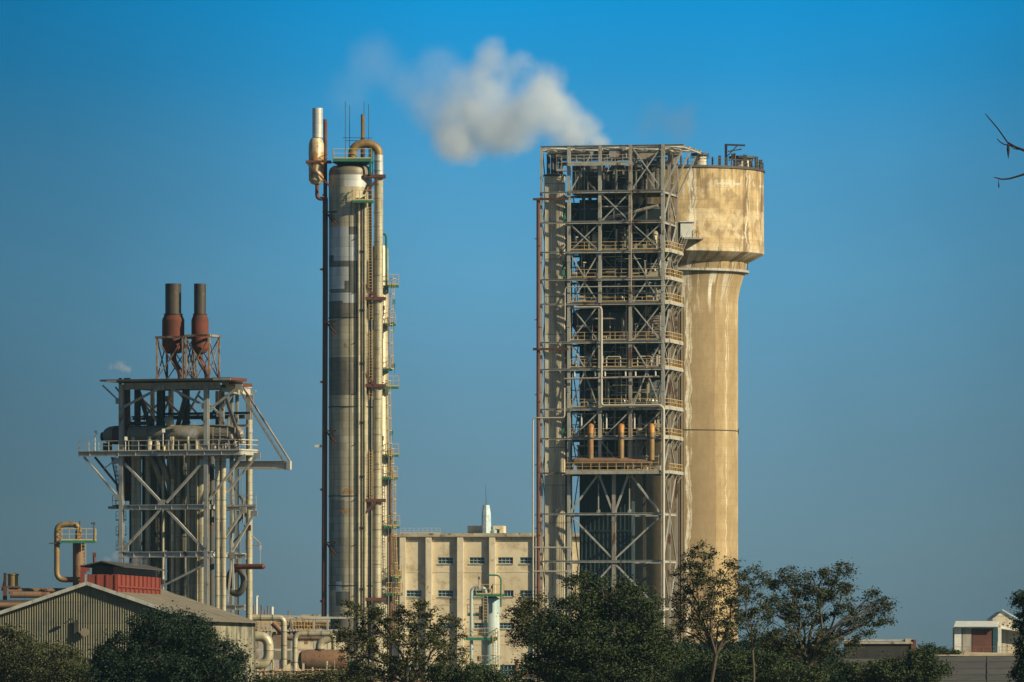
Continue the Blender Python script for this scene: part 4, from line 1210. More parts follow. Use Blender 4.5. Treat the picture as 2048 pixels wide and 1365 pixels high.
for y in (540, 765, 980, 1203): b.boxc((dx(643), yS, dz(y)), .4, .3, .3); b.cut()
b.build_each('bracket', M['rust'], vs_)
b = MB(); b.bar((dx(630), yS, dz(893)), (dx(644), yS, dz(893)), .4, .35); b.build('arm', M['rail_grey'], vs_)

# ------------------------------------------------------------------ left steel structure with horizontal drum
FB = Face(413, 880, 21)
ls = thing('steel_structure', 'grey steel structure at the left carrying a long horizontal drum on its railed platform', 'steel structure', FB.q(-5, YH, 5) - Vector((0, 0, CAMZ)))
def lpost(px, y1, v, wd, m='steel', y0=None):
    a = FB.p(px, y1, v); b = MB(); b.hpost(Vector((a.x, a.y, 0 if y0 is None else FB.z(y0))), a, FB.u, FB.v, wd, wd); 
    b.boxc(Vector((a.x, a.y, FB.z(1085))) - FB.v * (wd / 2 + .03), wd * 1.2, .05, 1.3, FB.u, FB.v) if y0 is None else None
    b.build('post', M[m], ls)
lpost(243, 767, 0, .50); lpost(413, 767, 0, .54)
for px, v, wd, y1, m in ((444, 4, .48, 775, 'steel'), (463, 7, .36, 775, 'steel'), (474, 9.5, .34, 778, 'steel'), (498, 12, .58, 775, 'steel'), (342, 12, .5, 770, 'dark_steel'), (372, 8, .7, 770, 'dark_steel'), (322, 7, .8, 770, 'dark_steel'), (275, 6, .6, 770, 'dark_steel'), (305, 12, .4, 770, 'dark_steel'), (435, 12, .4, 775, 'dark_steel')):
    lpost(px, y1, v, wd, m)
def lbeam(pa, pb, y, v, ht=.5, wd=.35, m='steel', yb=None, vb=None, name='beam'):
    b = MB(); a, c = FB.p(pa, y, v), FB.p(pb, y if yb is None else yb, v if vb is None else vb)
    b.ibeam(a, c, ht, wd)
    L = (c - a).length; k = int(L / 2.4)
    d = (c - a).normalized()
    for i in range(1, k + 1):
        q = a.lerp(c, i / (k + 1)); b.boxc(q, .06, wd * .96, ht * .7, d, Vector((-d.y, d.x, 0)))
    return b.build(name, M[m], ls)
lbeam(203, 478, 906, -.45, .62, .3); lbeam(157, 203, 906, -.45, .62, .3)
lbeam(248, 408, 1014, -.1, .62); lbeam(237, 424, 1109, -.1, .72)
lbeam(248, 440, 771, .4, .75, m='steel', v=.4) if False else lbeam(248, 440, 771, .0, .75)
for y in (908, 1014, 1109):
    b = MB(); b.ibeam(FB.q(.1, y, .4), FB.q(.1, y, 11.7), .55, .3); b.build('beam', M['steel'], ls)
    lbeam(262, 495, y, 12, .5, .3, 'dark_steel')
b = MB(); b.ibeam(FB.p(443, 772, 2.2), FB.p(480, 779, 3.2), 1.15, .4); b.ibeam(FB.p(480, 779, 3.4), FB.p(500, 776, 11.7), 1.0, .4); b.build('crane_girder', mat('pale_girder_paint', (.58, .55, .45), (.5, .46, .37), .8, .6, 0, (.2, .1, .05), .64), ls)
# lower side beams, brackets and walkways
lbeam(424, 512, 1016, 3.0, .5, .3); lbeam(455, 492, 1113, 3.0, .6, .3); lbeam(452, 490, 1215, 3.0, .6, .3, 'rail_grey')
def lbrace(pts, m='steel', wd=.34, v=-.1):
    wd = wd * .82
    b = MB()
    for i, (x0, y0, x1, y1) in enumerate(pts):
        b.bar(FB.p(x0, y0, v + .07 * i), FB.p(x1, y1, v + .07 * i), wd, wd)
        b.boxc(FB.p(x1, y1, v + .07 * i - .1), .9, .06, .7, FB.u, FB.v)
    b.build('brace', M[m], ls)
lbrace([(248, 812, 322, 774)]); lbrace([(338, 774, 409, 812)])
lbrace([(250, 926, 323, 1005)]); lbrace([(333, 1005, 406, 925)])
lbrace([(322, 1018, 250, 1095)]); lbrace([(333, 1018, 406, 1097)])
lbrace([(410, 1130, 320, 1175)], wd=.3); 
lbrace([(418, 1000, 484, 915)], wd=.3, v=.2); lbrace([(453, 985, 514, 912)], wd=.3, v=1.5)
lbrace([(450, 1075, 486, 1020)], wd=.34, v=2.8); lbrace([(466, 1100, 508, 1027)], wd=.34, v=3.4)
lbrace([(418, 925, 455, 955)], wd=.2, v=3); lbrace([(467, 1180, 463, 1060)], wd=.3, v=4); lbrace([(455, 1205, 464, 1110)], wd=.25, v=3)
lbrace([(417, 820, 478, 775)], wd=.3, v=.5); lbrace([(445, 815, 470, 783)], wd=.3, v=3); lbrace([(450, 790, 480, 880)], 'dark_steel', .42, 2.0)
lbrace([(395, 790, 440, 828)], 'steel', .25, .6); lbrace([(465, 1085, 495, 1055)], 'dark_steel', .25, 6)
lbrace([(168, 912, 236, 993)], wd=.28, v=-.3); lbrace([(190, 912, 240, 975)], 'dark_steel', .28, 1.0); lbrace([(207, 936, 230, 920)], 'steel', .14, .0)
lbrace([(205, 768, 238, 800)], 'steel', .2, .0); lbrace([(231, 770, 248, 792)], 'dark_steel', .2, 3); lbrace([(512, 776, 500, 790)], 'steel', .2, 11)
for (x0, y0, x1, y1) in ((270, 772, 330, 860), (345, 780, 300, 870), (355, 775, 420, 850), (400, 775, 350, 870), (262, 845, 330, 790), (395, 860, 440, 800), (275, 780, 345, 850), (380, 840, 330, 790)):
    lbrace([(x0, y0, x1, y1)], 'dark_steel', .28, 11)
lbrace([(278, 780, 300, 850)], 'dark_steel', .5, 5); lbrace([(375, 775, 352, 860)], 'dark_steel', .6, 7)
for (x0, y0, x1, y1) in ((270, 925, 330, 1005), (400, 925, 340, 1005), (270, 1100, 330, 1025), (405, 1100, 345, 1025), (430, 1100, 490, 1025), (440, 930, 490, 1005), (270, 1200, 400, 1120)):
    lbrace([(x0, y0, x1, y1)], 'dark_steel', .26, 11)
lbeam(265, 490, 828, 11.5, .5, .3, 'dark_steel'); lbeam(420, 496, 848, 8, .3, .2)
lbeam(330, 500, 822, 9, .3, .2, 'dark_steel')
# roof slab
def lslab(p0, p1, y, v0, v1, th, m, name):
    b = MB(); z = Vector((0, 0, th))
    b.prism([FB.p(p0, y, v0), FB.p(p1, y, v0), FB.q(FB.t(p1, v0), y, v1), FB.q(FB.t(p0, v0), y, v1)], z); return b.build(name, M[m], ls)
lslab(200, 424, 762, -2.6, 7, .22, 'dark_steel', 'roof_deck'); lslab(424, 462, 763, -2.5, 2.4, .35, 'rust_pipe', 'roof_deck'); lslab(458, 482, 772, 2, 5.5, .4, 'rust_pipe', 'roof_deck')
lslab(248, 440, 775, .6, 9, .3, 'dark', 'roof_beams')
b = MB(); b.bar(FB.p(426, 760.5, -2.56), FB.p(461, 760.5, -2.56), .1, .3); b.bar(FB.p(459, 769.5, 1.95), FB.p(482, 769.5, 1.95), .1, .3); b.bar(FB.p(213, 762, -2.65), FB.p(232, 762, -2.65), .1, .2); b.build('roof_edge', M['steel_rusty'], ls)
# main platform
lslab(157, 479, 903, -.6, 4.5, .1, 'deck', 'platform_deck')
b = MB()
tc_ = FB.t(479, -.6)
b.prism([FB.q(tc_ - 3.9, 903, 4.5), FB.p(479, 903, -.6), FB.p(516, 903, 3.0), FB.p(516, 903, 12), FB.q(tc_ - 3.9, 903, 12)], (0, 0, .1)); b.build('platform_deck', M['deck'], ls)
b = MB(); b.ibeam(FB.p(479, 906, -.45), FB.p(515, 906, 3.0), .62, .3); b.build('beam', M['steel'], ls)
b = MB(); b.rail([FB.p(158, 902, 2.5), FB.p(158, 902, -.5), FB.p(478, 902, -.5), FB.p(515, 902, 3.0), FB.p(515, 902, 11)], 1.3, 1.35, .085); b.build('railing', M['rail_grey'], ls)
b = MB(); b.rail([FB.p(424, 1012, 2.9), FB.p(512, 1012, 2.9)], 1.3, 1.5, .07); b.build('railing', M['steel'], ls)
b = MB()
for k in range(7): b.bar(FB.p(426, 858 + 6.5 * k, 1.0), FB.p(455, 858 + 6.5 * k, 1.0), .09)
for px in (426, 440, 455, 470, 484): b.bar(FB.p(px, 900, 1.0), FB.p(px, 855, 1.0), .1)
for px, y in ((462, 870), (478, 862), (484, 880), (470, 885)):
    b.tube([FB.p(px, y, .8), FB.p(px + 3, y + 9, .8)], .35, 10)
b.build('pipe_manifold', M['steel_rusty'], ls)
# light poles on the platform
for px, y in ((326, 860), (190, 862), (251, 875), (501, 862)):
    b = MB(); b.tube([FB.p(px, 900, -.5), FB.p(px, y, -.5)], .06, 6); b.boxc(FB.p(px + 1.2, y + 1, -.5), .35, .3, .45); b.build('lamp_post', M['white'], ls)
b = MB(); b.tube([FB.p(328, 901, -.8), FB.p(328, 893, -.8)], .13, 8); b.build('yellow_box', mat('yellow_paint', (.75, .60, .10), (.65, .5, .1)), ls)
# caged stair at the left
b = MB()
for v_ in (2.0, 3.0):
    b.bar(FB.p(223, 912, v_), FB.p(240, 1000, v_), .12); b.bar(FB.p(240, 1000, v_), FB.p(236, 1100, v_), .12)
for i in range(34):
    q = FB.p(223 + 17 * i / 34, 912 + 88 * i / 34, 2.0); b.bar(q, q + FB.v, .07)
for y in (925, 950, 975, 1010, 1040, 1070, 1100):
    b.rail([FB.p(232, y, 2.5), FB.p(252, y, 2.5)], 1.1, .5, .05)
b.boxc(FB.p(230, 1014, .5), 1.2, 1.4, .3, FB.u, FB.v); b.rail([FB.p(225, 1012, -.1), FB.p(238, 1012, -.1)], 1.3, .5, .06)
b.build('stair', M['dark_steel'], ls)
b = MB(); b.rail([FB.p(262, 872, 4.5), FB.p(302, 872, 4.5)], 2.6, .8, .08); b.boxc(FB.p(282, 843, 4.3), 2.4, 1, .4, FB.u, FB.v); b.build('valve_platform', M['rust'], ls)
b = MB()
for i in range(34):
    px = rr.uniform(262, 405); v = rr.uniform(1.8, 9); a = FB.p(px, 912, v)
    b.tube([(a.x, a.y, 4), (a.x, a.y, a.z)], rr.choice([.05, .08, .12]), 6)
for i in range(16):
    px = rr.uniform(262, 380); v = rr.uniform(2, 8); y = rr.uniform(925, 1100)
    b.bar(FB.p(px, y, v), FB.p(px + rr.uniform(15, 60), y, v), rr.choice([.08, .14]))
for i in range(22):
    px = rr.uniform(420, 490); v = rr.uniform(3, 10); y = rr.uniform(880, 1180); h = rr.uniform(15, 90)
    b.tube([FB.p(px, y, v), FB.p(px, y - h, v)], rr.choice([.05, .08, .12]), 6)
b.build('small_piping', M['alu_dark'], ls)
b = MB()
for i in range(28):
    px = rr.uniform(262, 480); v = rr.uniform(2, 9)
    b.tube([FB.p(px, 900, v), FB.p(px, 900 - rr.uniform(8, 30), v)], rr.choice([.06, .1, .2]), 6)
for i in range(8):
    px = rr.uniform(262, 470); v = rr.uniform(4, 9); b.boxc(FB.p(px, 893, v), rr.uniform(.4, 1), .6, rr.uniform(.5, 1.2), FB.u, FB.v)
b.build('platform_piping', M['steel_rusty'], ls)
# boom at the right
b = MB(); b.ibeam(FB.p(460, 929, 3.5), FB.p(582, 932, 3.5), .95, .4); b.boxc(FB.p(578, 931, 3.5), .5, .5, 1.0, FB.u, FB.v); b.build('boom', M['rail_grey'], ls)
b = MB(); b.bar(FB.p(470, 923, 3.5), FB.p(570, 923.5, 3.5), .44, .12); b.build('boom_top_flange', M['rust'], ls)
for x0, y0, x1, y1 in ((478, 778, 568, 924), (487, 775, 580, 924)):
    b = MB(); b.bar(FB.p(x0, y0, 3.4), FB.p(x1, y1, 3.4), .22); b.build('boom_stay', M['steel_rusty'], ls)
b = MB(); b.bar(FB.p(504, 1072, 4), FB.p(521, 1088, 4), .14); b.bar(FB.p(504, 1091, 4), FB.p(521, 1091, 4), .12); b.bar(FB.p(520.5, 1090, 4), FB.p(520.5, 1128, 4), .06); b.bar(FB.p(520.5, 1090, 4), FB.p(520.5, 1100, 4), .2); b.build('small_hoist', M['rail_grey'], ls)
# small vents on the roof
b = MB()
for px in (240.5, 251, 257.5): b.tube([FB.p(px, 1000, 3), FB.p(px, 752, 3)], .2, 8); b.cut()
b.build_each('vent_pipe', M['rust_pipe'], ls)

# horizontal drum and its risers
dr = thing('horizontal_drum', 'long brownish horizontal drum with domed ends on the platform of the left steel structure', 'drum', FB.p(345, 884, 3))
b = MB()
r_ = 18.5 * 883 / F
pts, rs = [], []
tL_, tR_ = FB.t(206, 3), FB.t(487, 3)
Ld = tR_ - tL_
for s_, q in ((0, .15), (.12, .45), (.35, .72), (.75, .93), (1.2, 1.0)):
    pts.append(FB.q(tL_ + s_ * r_ * 1.1, 867, 3)); rs.append(r_ * q)
for i in range(1, 8): pts.append(FB.q(tL_ + Ld * i / 8, 867, 3)); rs.append(r_)
for s_, q in ((1.2, 1.0), (.75, .93), (.35, .72), (.12, .45), (0, .15)):
    pts.append(FB.q(tR_ - s_ * r_ * 1.1, 867, 3)); rs.append(r_ * q)
b.tube(pts, rs, 32); b.build('drum_shell', mat('dull_brown_lagging', (.25, .21, .14), (.19, .17, .125), .5, .6, .1, (.12, .05, .03), .62, .4, (.05, .045, .035), .6), dr)
b = MB(); tt = [FB.t(x, 3) for x in (231, 262)]
b.tube([FB.q(tt[0], 867, 3), FB.q((tt[0] + tt[1]) / 2, 867, 3), FB.q(tt[1], 867, 3)], r_ + .015, 32, caps=False); b.build('red_band', M['rust'], dr)
b = MB(); b.tube([FB.p(204, 870, 3), FB.p(208, 870, 3)], r_ * .5, 16); b.build('manway', M['black'], dr)
b = MB()
for px in (215, 262, 395, 470): b.boxc(FB.p(px, 894, 3), .5, 1.6, 1.3, FB.u, FB.v); b.cut()
b.build_each('saddle', M['dark_steel'], dr)
b = MB(); b.tube(bend([FB.p(340, 852, 3), FB.p(340, 836, 3), FB.p(336, 836, 6)], .6), .5, 14); b.build('top_elbow', M['alu'], dr)
for px, y1, r, v, m in ((276, 1225, .42, 1.6, 'alu'), (296, 1225, .32, 1.8, 'alu'), (314, 1225, .32, 3, 'alu_dark'), (324, 1225, .3, 6, 'alu_dark'), (339, 1225, .33, 7, 'alu_dark'), (356, 1225, .30, 2.2, 'alu'), (367, 1225, .42, 3.5, 'alu_dark'), (386, 1225, .34, 2.2, 'alu'), (404, 1225, .52, 1.8, 'alu'), (393, 1225, .18, 1.2, 'alu'), (350, 1225, .14, 4, 'alu_dark'), (287, 1225, .18, 5, 'dark_steel'), (305, 1225, .3, 8, 'dark_steel'), (375, 1225, .3, 8, 'dark_steel'), (266, 1225, .2, .6, 'alu'), (326, 1225, .16, .7, 'alu'), (345, 1225, .2, .9, 'alu'), (376, 1225, .16, .7, 'alu'), (262, 1225, .22, 6, 'dark_steel'), (423, 1225, .35, 6, 'dark_steel')):
    a = FB.p(px, 872, v + (1.0 if m == 'alu' else 2.2)); b = MB(); b.tube([(a.x, a.y, 0), (a.x, a.y, a.z)], r, 14); b.build('riser_pipe', M[m], dr)
for px, px2, v in ((300, 330, 1.2), (316, 345, 1.3), (338, 352, 1.4)):
    b = MB(); b.tube(bend([FB.p(px, 872, v), FB.p(px, 905, v), FB.p((px + px2) / 2, 940, v), FB.p(px2, 985, v + 2), FB.p(px2, 1100, v + 2)], 1.2), .38, 14); b.build('swept_pipe', M['alu_dark'], dr)
    b = MB(); b.tube(bend([FB.p(px - 1, 905, v - .5), FB.p(px - 1, 882, v - .5), FB.p(px, 882, v + 2)], .5), .36, 14); b.build('elbow_pipe', M['alu'], dr)
for px, lb, r, v, y0, ct in ((435, 'left', .30, 1.0, 1110, 1), (447, 'right', .31, 1.2, 1110, 1)):
    a = FB.p(px, 912, v); t = thing('silver_pipe', 'silver vertical pipe, %s of the close pair just right of the front right post' % lb, 'pipe', (a.x, a.y, 0), 'pair of silver vertical pipes')
    b = MB(); b.tube([(a.x, a.y, 0), (a.x, a.y, a.z)], r, 14); b.build('pipe', M['alu'], t)
    b = MB()
    for k in range(12):
        zz = 6 + k * 2.3
        if zz < a.z: b.lathe(a.x, a.y, [(r, zz), (r + .03, zz), (r + .03, zz + .09), (r, zz + .09)], 14, caps=False); b.cut()
    b.build_each('pipe_seam', M['alu_dark'], t)
a = FB.p(498.5, 914, 9.5)
t = thing('silver_pipe', 'tall silver vertical pipe on the right edge of the left steel structure, below the boom', 'pipe', (a.x, a.y, 0))
b = MB(); b.tube([(a.x, a.y, 0), (a.x, a.y, Zat(840, a.y))], .40, 16); b.build('pipe', M['alu'], t)
b = MB(); b.tube([FB.p(468, 1133, 5), FB.p(527, 1133, 5), FB.p(531, 1133, 5)], [.33, .33, .1], 12); b.build('side_branch', M['rust_pipe'], t)
q = FB.p(473, 1162, 6)
t = thing('coiled_pipe_loop', 'dark round pipe loop beside the silver pipe near the foot of the left structure', 'pipe loop', q)
b = MB(); b.tube([q + FB.u * (1.0 * math.cos(2 * math.pi * k / 20)) + Vector((0, 0, 1.5 * math.sin(2 * math.pi * k / 20))) for k in range(21)], .42, 12); b.build('loop', M['dark_steel'], t)
# two silencer stacks and the frame that holds them
sf = thing('stack_frame', 'pair of slim rusty braced frames holding the two red-brown stacks on the roof', 'steel frame', FB.p(370, 757, 3))
def stackframe(x0, x1, y0, v0, v1):
    b = MB(); cs = []
    ta, tb = FB.t(x0, v0), FB.t(x1, v0)
    for v in (v0, v1):
        for t_ in (ta, tb):
            b.bar(FB.q(t_, 760, v), FB.q(t_, y0, v), .24)
    for v in (v0, v1):
        b.bar(FB.q(ta - .2, y0, v), FB.q(tb + .2, y0, v), .26); b.bar(FB.q(ta, y0 + 4, v), FB.q(tb, 756, v), .11); b.bar(FB.q(tb, y0 + 4, v), FB.q(ta, 756, v), .11)
    for t_ in (ta, tb):
        b.bar(FB.q(t_, y0, v0), FB.q(t_, y0, v1), .26); b.bar(FB.q(t_, y0 + 4, v0), FB.q(t_, 756, v1), .11)
        b.bar(FB.q(t_, y0 + 4, v1), FB.q(t_, 756, v0), .11)
    return b.build('braced_frame', M['rust_frame'], sf)
stackframe(314, 366, 672, 1.5, 4.5); stackframe(372, 418, 670, 1.5, 4.5)
def silencer(px, w0, w1, ytop, label, v=3.0):
    c_ = FB.p(px, 757, v); s_ = c_.y / F
    t = thing('silencer_stack', label, 'stack', c_, 'red-brown silencer stacks on the left structure')
    zz = lambda y: Zat(y, c_.y)
    b = MB(); b.lathe(c_.x, c_.y, [(3 * s_, zz(709)), (w1 * .75 * s_, zz(706)), (w1 * s_, zz(698)), (w1 * s_, zz(640)), (w0 * 1.08 * s_, zz(629.5)), (w0 * 1.12 * s_, zz(629))], 28); b.build('silencer_body', mat('red_oxide_scorched', (.15, .028, .010), (.07, .018, .010), .5, .8, 0, (.28, .15, .05), .66, .5, (.05, .02, .015), .5), t)
    b = MB(); b.lathe(c_.x, c_.y, [(w0 * s_, zz(629)), (w0 * s_, zz(ytop)), (w0 * .93 * s_, zz(ytop)), (w0 * .93 * s_, zz(ytop + 8))], 28); b.build('outlet_pipe', mat('sooty_outlet', (.06, .046, .032), (.035, .032, .030), .4, .6, .1, (.22, .13, .05), .53, .4, (.04, .035, .03), .6), t)
    b = MB(); b.lathe(c_.x, c_.y, [(w0 * s_, zz(630)), (w0 * 1.2 * s_, zz(630)), (w0 * 1.2 * s_, zz(628)), (w0 * s_, zz(628))], 28, caps=False); b.build('flange', M['black'], t)
    b = MB(); b.tube(bend([Vector((c_.x, c_.y, zz(706))), Vector((c_.x, c_.y, zz(722))), Vector((c_.x + .9, c_.y, zz(745))), Vector((c_.x + .9, c_.y, zz(764)))], .6), .36, 12); b.build('inlet_pipe', M['rust_pipe'], t)
    return t
silencer(346.5, 16.0, 22.3, 568, 'larger left stack with a grey outlet pipe over a red-brown silencer body')
silencer(400, 12.0, 17.2, 568, 'smaller right stack with a grey outlet pipe over a red-brown silencer body')

# ------------------------------------------------------------------ warehouse with red roof monitor
WN, WF = 800.0, 856.0
wh = thing('corrugated_warehouse', 'corrugated grey gabled warehouse with a pale sloping roof at the lower left', 'warehouse', (-46.4, 800, 0))
apN, eRN = P(175, 1168, WN), P(392, 1241, WN)
eLN = Vector((apN.x - (eRN.x - apN.x), WN, eRN.z))
apF = P(310, 1177, WF); d_ = apF - apN; d_.z = 0
ax = d_.normalized(); Lw = d_.length
lat = Vector((ax.y, -ax.x, 0))
hw = (eRN - apN).dot(lat)
eR = lambda s_: apN + ax * s_ + lat * hw + Vector((0, 0, eRN.z - apN.z))
hz = apN.z - eRN.z
b = MB()
per = .27; n = int(2 * hw / per)
vs = []; fs = []
for i in range(n * 4 + 1):
    u_ = -hw + i * per / 4
    off = (0, .07, 0, -.07)[i % 4]
    base = apN + lat * u_ - ax * off
    vs.append(Vector((base.x, base.y, 0))); vs.append(Vector((base.x, base.y, apN.z - hz * abs(u_) / hw - .05)))
for i in range(n * 4): fs.append((2 * i, 2 * i + 2, 2 * i + 3, 2 * i + 1))
b.add(vs, fs)
b.build('gable_wall', M['asbestos'], wh)
b = MB(); vs = []; fs = []
n = int(Lw / .3)
for i in range(n * 4 + 1):
    s_ = i * .3 / 4; off = (0, .05, 0, -.05)[i % 4]
    q = apN + ax * s_ + lat * (hw - .25 + off)
    vs.append(Vector((q.x, q.y, 0))); vs.append(Vector((q.x, q.y, eRN.z)))
for i in range(n * 4): fs.append((2 * i, 2 * i + 2, 2 * i + 3, 2 * i + 1))
b.add(vs, fs)
q = apN - lat * (hw - .2); b.add([(q.x, q.y, 0), (q.x + ax.x * Lw, q.y + ax.y * Lw, 0), (q.x + ax.x * Lw, q.y + ax.y * Lw, eRN.z), (q.x, q.y, eRN.z)], [(0, 1, 2, 3)])
f0 = apN + ax * Lw; b.add([f0 + lat * hw - Vector((0, 0, f0.z)), f0 - lat * hw - Vector((0, 0, f0.z)), f0 - lat * hw - Vector((0, 0, hz)), f0, f0 + lat * hw - Vector((0, 0, hz))], [(0, 1, 2, 3, 4)])
b.build('side_wall', mat('streaked_side_sheet', (.30, .27, .19), (.20, .195, .15), .5, .8, 0, (.09, .09, .07), .50, .3, (.06, .065, .055), .95), wh)
b = MB()
for sg in (1, -1):
    a0 = apN - ax * .5; a1 = apN + ax * (Lw + .4)
    e0 = a0 + lat * (sg * (hw + .5)) - Vector((0, 0, hz * (hw + .5) / hw)); e1 = a1 + lat * (sg * (hw + .5)) - Vector((0, 0, hz * (hw + .5) / hw))
    nx = 24; ny = 8
    for i in range(nx):
        for k in range(ny):
            # overlapping sheets, each a little above the one below it
            def pp(u_, w_): return (a0.lerp(a1, u_)).lerp(e0.lerp(e1, u_), w_)
            h = Vector((0, 0, .10 + .03 * ((k + 1) % 2) + .012 * (i % 2)))
            b.prism([pp(i / nx, k / ny) + h, pp((i + .995) / nx, k / ny) + h, pp((i + .995) / nx, (k + 1.04) / ny) + h, pp(i / nx, (k + 1.04) / ny) + h], (0, 0, .05))
b.build('roof', M['roofing'], wh)
b = MB()
for sg in (1, -1):
    a0 = apN - ax * .62 + Vector((0, 0, .05)); e0 = a0 + lat * (sg * (hw + .55)) - Vector((0, 0, hz * (hw + .55) / hw))
    b.bar(a0, e0, .12, .38)
b.build('barge_board', M['steel'], wh)
b = MB(); q = P(169.5, 1265, 0.0 + 799.6)
b.tube([q, q - Vector((0, .4, 0))], .46, 20); b.build('round_vent', mat('beige_disc', (.22, .18, .13), (.17, .14, .1)), wh)
b = MB(); q = P(153, 1254, 799.75); b.boxc(q, .45, .12, 1.5); b.bar(P(125, 1250, 799.4), P(143, 1238, 799.4), .08); b.boxc(P(142, 1239, 799.2), .5, .4, .2)
b.build('wall_fittings', M['black'], wh)
# red monitor on the ridge
mo = thing('red_roof_monitor', 'dull red sheet roof monitor with a dark lid on the ridge of the warehouse', 'roof monitor', apN + ax * 2)
mw = 3.0; m0, m1 = 1.5, 37.0
# the near end and the long right side, following the ridge
mh = 2.05
b = MB()
zb = apN.z - 1.0
def mq(s_, l_, z_): q = apN + ax * s_ + lat * l_; return Vector((q.x, q.y, z_))
mL, mR = -.1, 2.9
for a_, c_ in (((m0, mL), (m0, mR)), ((m0, mR), (m1, mR))):
    b.prism([mq(a_[0], a_[1], zb), mq(c_[0], c_[1], zb), mq(c_[0], c_[1], zb + mh), mq(a_[0], a_[1], zb + mh)], ax * -.08 if a_[0] == c_[0] else lat * .08)
b.prism([mq(m0, mL, zb), mq(m1, mL, zb), mq(m1, mL, zb + mh), mq(m0, mL, zb + mh)], lat * -.08)
b.build('wall', M['red'], mo)
b = MB()
for i in range(11):
    s_ = m0 + (m1 - m0) * i / 10
    b.bar(mq(s_, mR + .14, zb), mq(s_, mR + .14, zb + mh), .28, .16)
b.bar(mq(m0, mR + .2, zb + .75), mq(m1, mR + .2, zb + .75), .14, .16)
for l_ in (mL, .9, 1.9, mR): b.bar(mq(m0 - .14, l_, zb), mq(m0 - .14, l_, zb + mh), .16, .12)
b.build('wall_ribs', M['red'], mo)
b = MB()
b.prism([mq(m0 - .8, mL - .9, zb + mh + .9), mq(m0 - .8, (mL + mR) / 2, zb + mh + 1.5), mq(m0 - .8, mR + 1.0, zb + mh + .85), mq(m0 - .8, mR + 1.0, zb + mh + .75), mq(m0 - .8, (mL + mR) / 2, zb + mh + 1.38), mq(m0 - .8, mL - .9, zb + mh + .8)], ax * (m1 - m0 + 1.6))
b.build('lid', M['dark_steel'], mo)
b = MB()
b.prism([mq(m0 + .5, mL + .3, zb + mh), mq(m1 - .5, mL + .3, zb + mh), mq(m1 - .5, mL + .3, zb + mh + .85), mq(m0 + .5, mL + .3, zb + mh + .85)], lat * (mR - mL - .6))
b.build('louvre', M['black'], mo)
b = MB(); q = mq(m0 + 1, .4, zb + mh + 1.2); b.tube([q, q + Vector((0, 0, .9))], .16, 8); b.boxc(q + Vector((0, 0, 1.0)), .4, .4, .4); b.build('cowl', M['rust_pipe'], mo)

# ------------------------------------------------------------------ left background: pipe loop on a column, tank, pipe bridge
LD = 870.0
lx = lambda px, D=LD: (px - CX) / F * D
lz = lambda y, D=LD: Zat(y, D)
pc = thing('looped_pipe_column', 'brown column with a yellow-brown pipe loop and a small green railed platform at far left', 'column', (lx(160), LD, 0))
b = MB(); b.lathe(lx(157), LD, [(11.5 * LD / F, 0), (11.5 * LD / F, lz(1088)), (8 * LD / F, lz(1083)), (6.5 * LD / F, lz(1078)), (6.5 * LD / F, lz(1062))], 24); b.build('column_shell', M['copperpot'], pc)
b = MB(); b.tube(bend([(lx(160), LD - 1.2, lz(1073)), (lx(160), LD - 1.2, lz(1049.5)), (lx(115), LD - 1.2, lz(1049.5)), (lx(115), LD - 1.2, lz(1160)), (lx(166), LD - 1.2, lz(1160))], .95), 5.6 * LD / F, 16); b.build('pipe_loop', M['ochre'], pc)
o = platform(123, 191, 1084, LD - .6, 2.6, pc, h=1.4, step=.95, t=.25)
b = MB(); b.ladder((lx(169), LD - 1.9, lz(1165)), (lx(169), LD - 1.9, lz(1084)), (1, 0, 0), .5, .07); b.build('ladder', M['yellow'], pc)
b = MB()
b.boxc((lx(111), LD - 1.2, lz(1087.5)), 1.3, 1, .14)
b.tube([(lx(190), LD - 1.9, lz(1084)), (lx(190), LD - 1.9, lz(1046))], .09, 6); b.boxc((lx(188), LD - 1.9, lz(1048)), .5, .2, .25)
b.tube([(lx(162), LD - 1.9, lz(1062)), (lx(162), LD - 1.9, lz(1043))], .09, 6)
b.build('lamp_bracket', M['dark_steel'], pc)
b = MB(); b.boxc((lx(167), LD - 2.2, lz(1149)), .5, .5, 2.2); b.boxc((lx(174), LD - 2.2, lz(1140)), .9, .4, .5); b.build('junction_post', M['red'], pc)
tk = thing('small_tank', 'small dull tank on a brick-red stand above the horizontal pipes at the far left edge', 'tank', (lx(24), LD + 2, lz(1174)))
b = MB(); b.lathe(lx(24), LD + 2, [(.62, lz(1172)), (.62, lz(1151)), (.70, lz(1150)), (.70, lz(1148)), (.3, lz(1147))], 20); b.build('tank_shell', M['ochre'], tk)
b = MB(); b.bar((lx(9), LD + 1, lz(1215)), (lx(9), LD + 1, lz(1146)), .3); b.bar((lx(3), LD + 1, lz(1182)), (lx(10), LD + 1, lz(1150)), .18); b.boxc((lx(20), LD + 1.4, lz(1174.5)), 2.2, 1.4, .2); b.boxc((lx(9), LD + .8, lz(1190)), .5, .3, 1.6); b.build('stand', M['rust'], tk)
pb_ = thing('pipe_bridge', 'brown horizontal pipes side by side on a bridge behind the left slope of the warehouse', 'pipe bridge', (lx(60), LD, 0))
for y, r, dv, x0_, x1_, m in ((1182, .34, 1.2, 16, 140, 'copperpot'), (1190, .40, 0, 20, 150, 'copperpot'), (1211, .34, -.4, -20, 90, 'copperpot'), (1219, .2, .6, -20, 60, 'ochre')):
    b = MB(); b.tube([(lx(x0_), LD + dv, lz(y)), (lx(x1_), LD + dv, lz(y))], r, 14); b.build('pipe', M[m], pb_)
b = MB()
for px in (-15, 11, 62): b.bar((lx(px), LD, 0), (lx(px), LD, lz(1206)), .3)
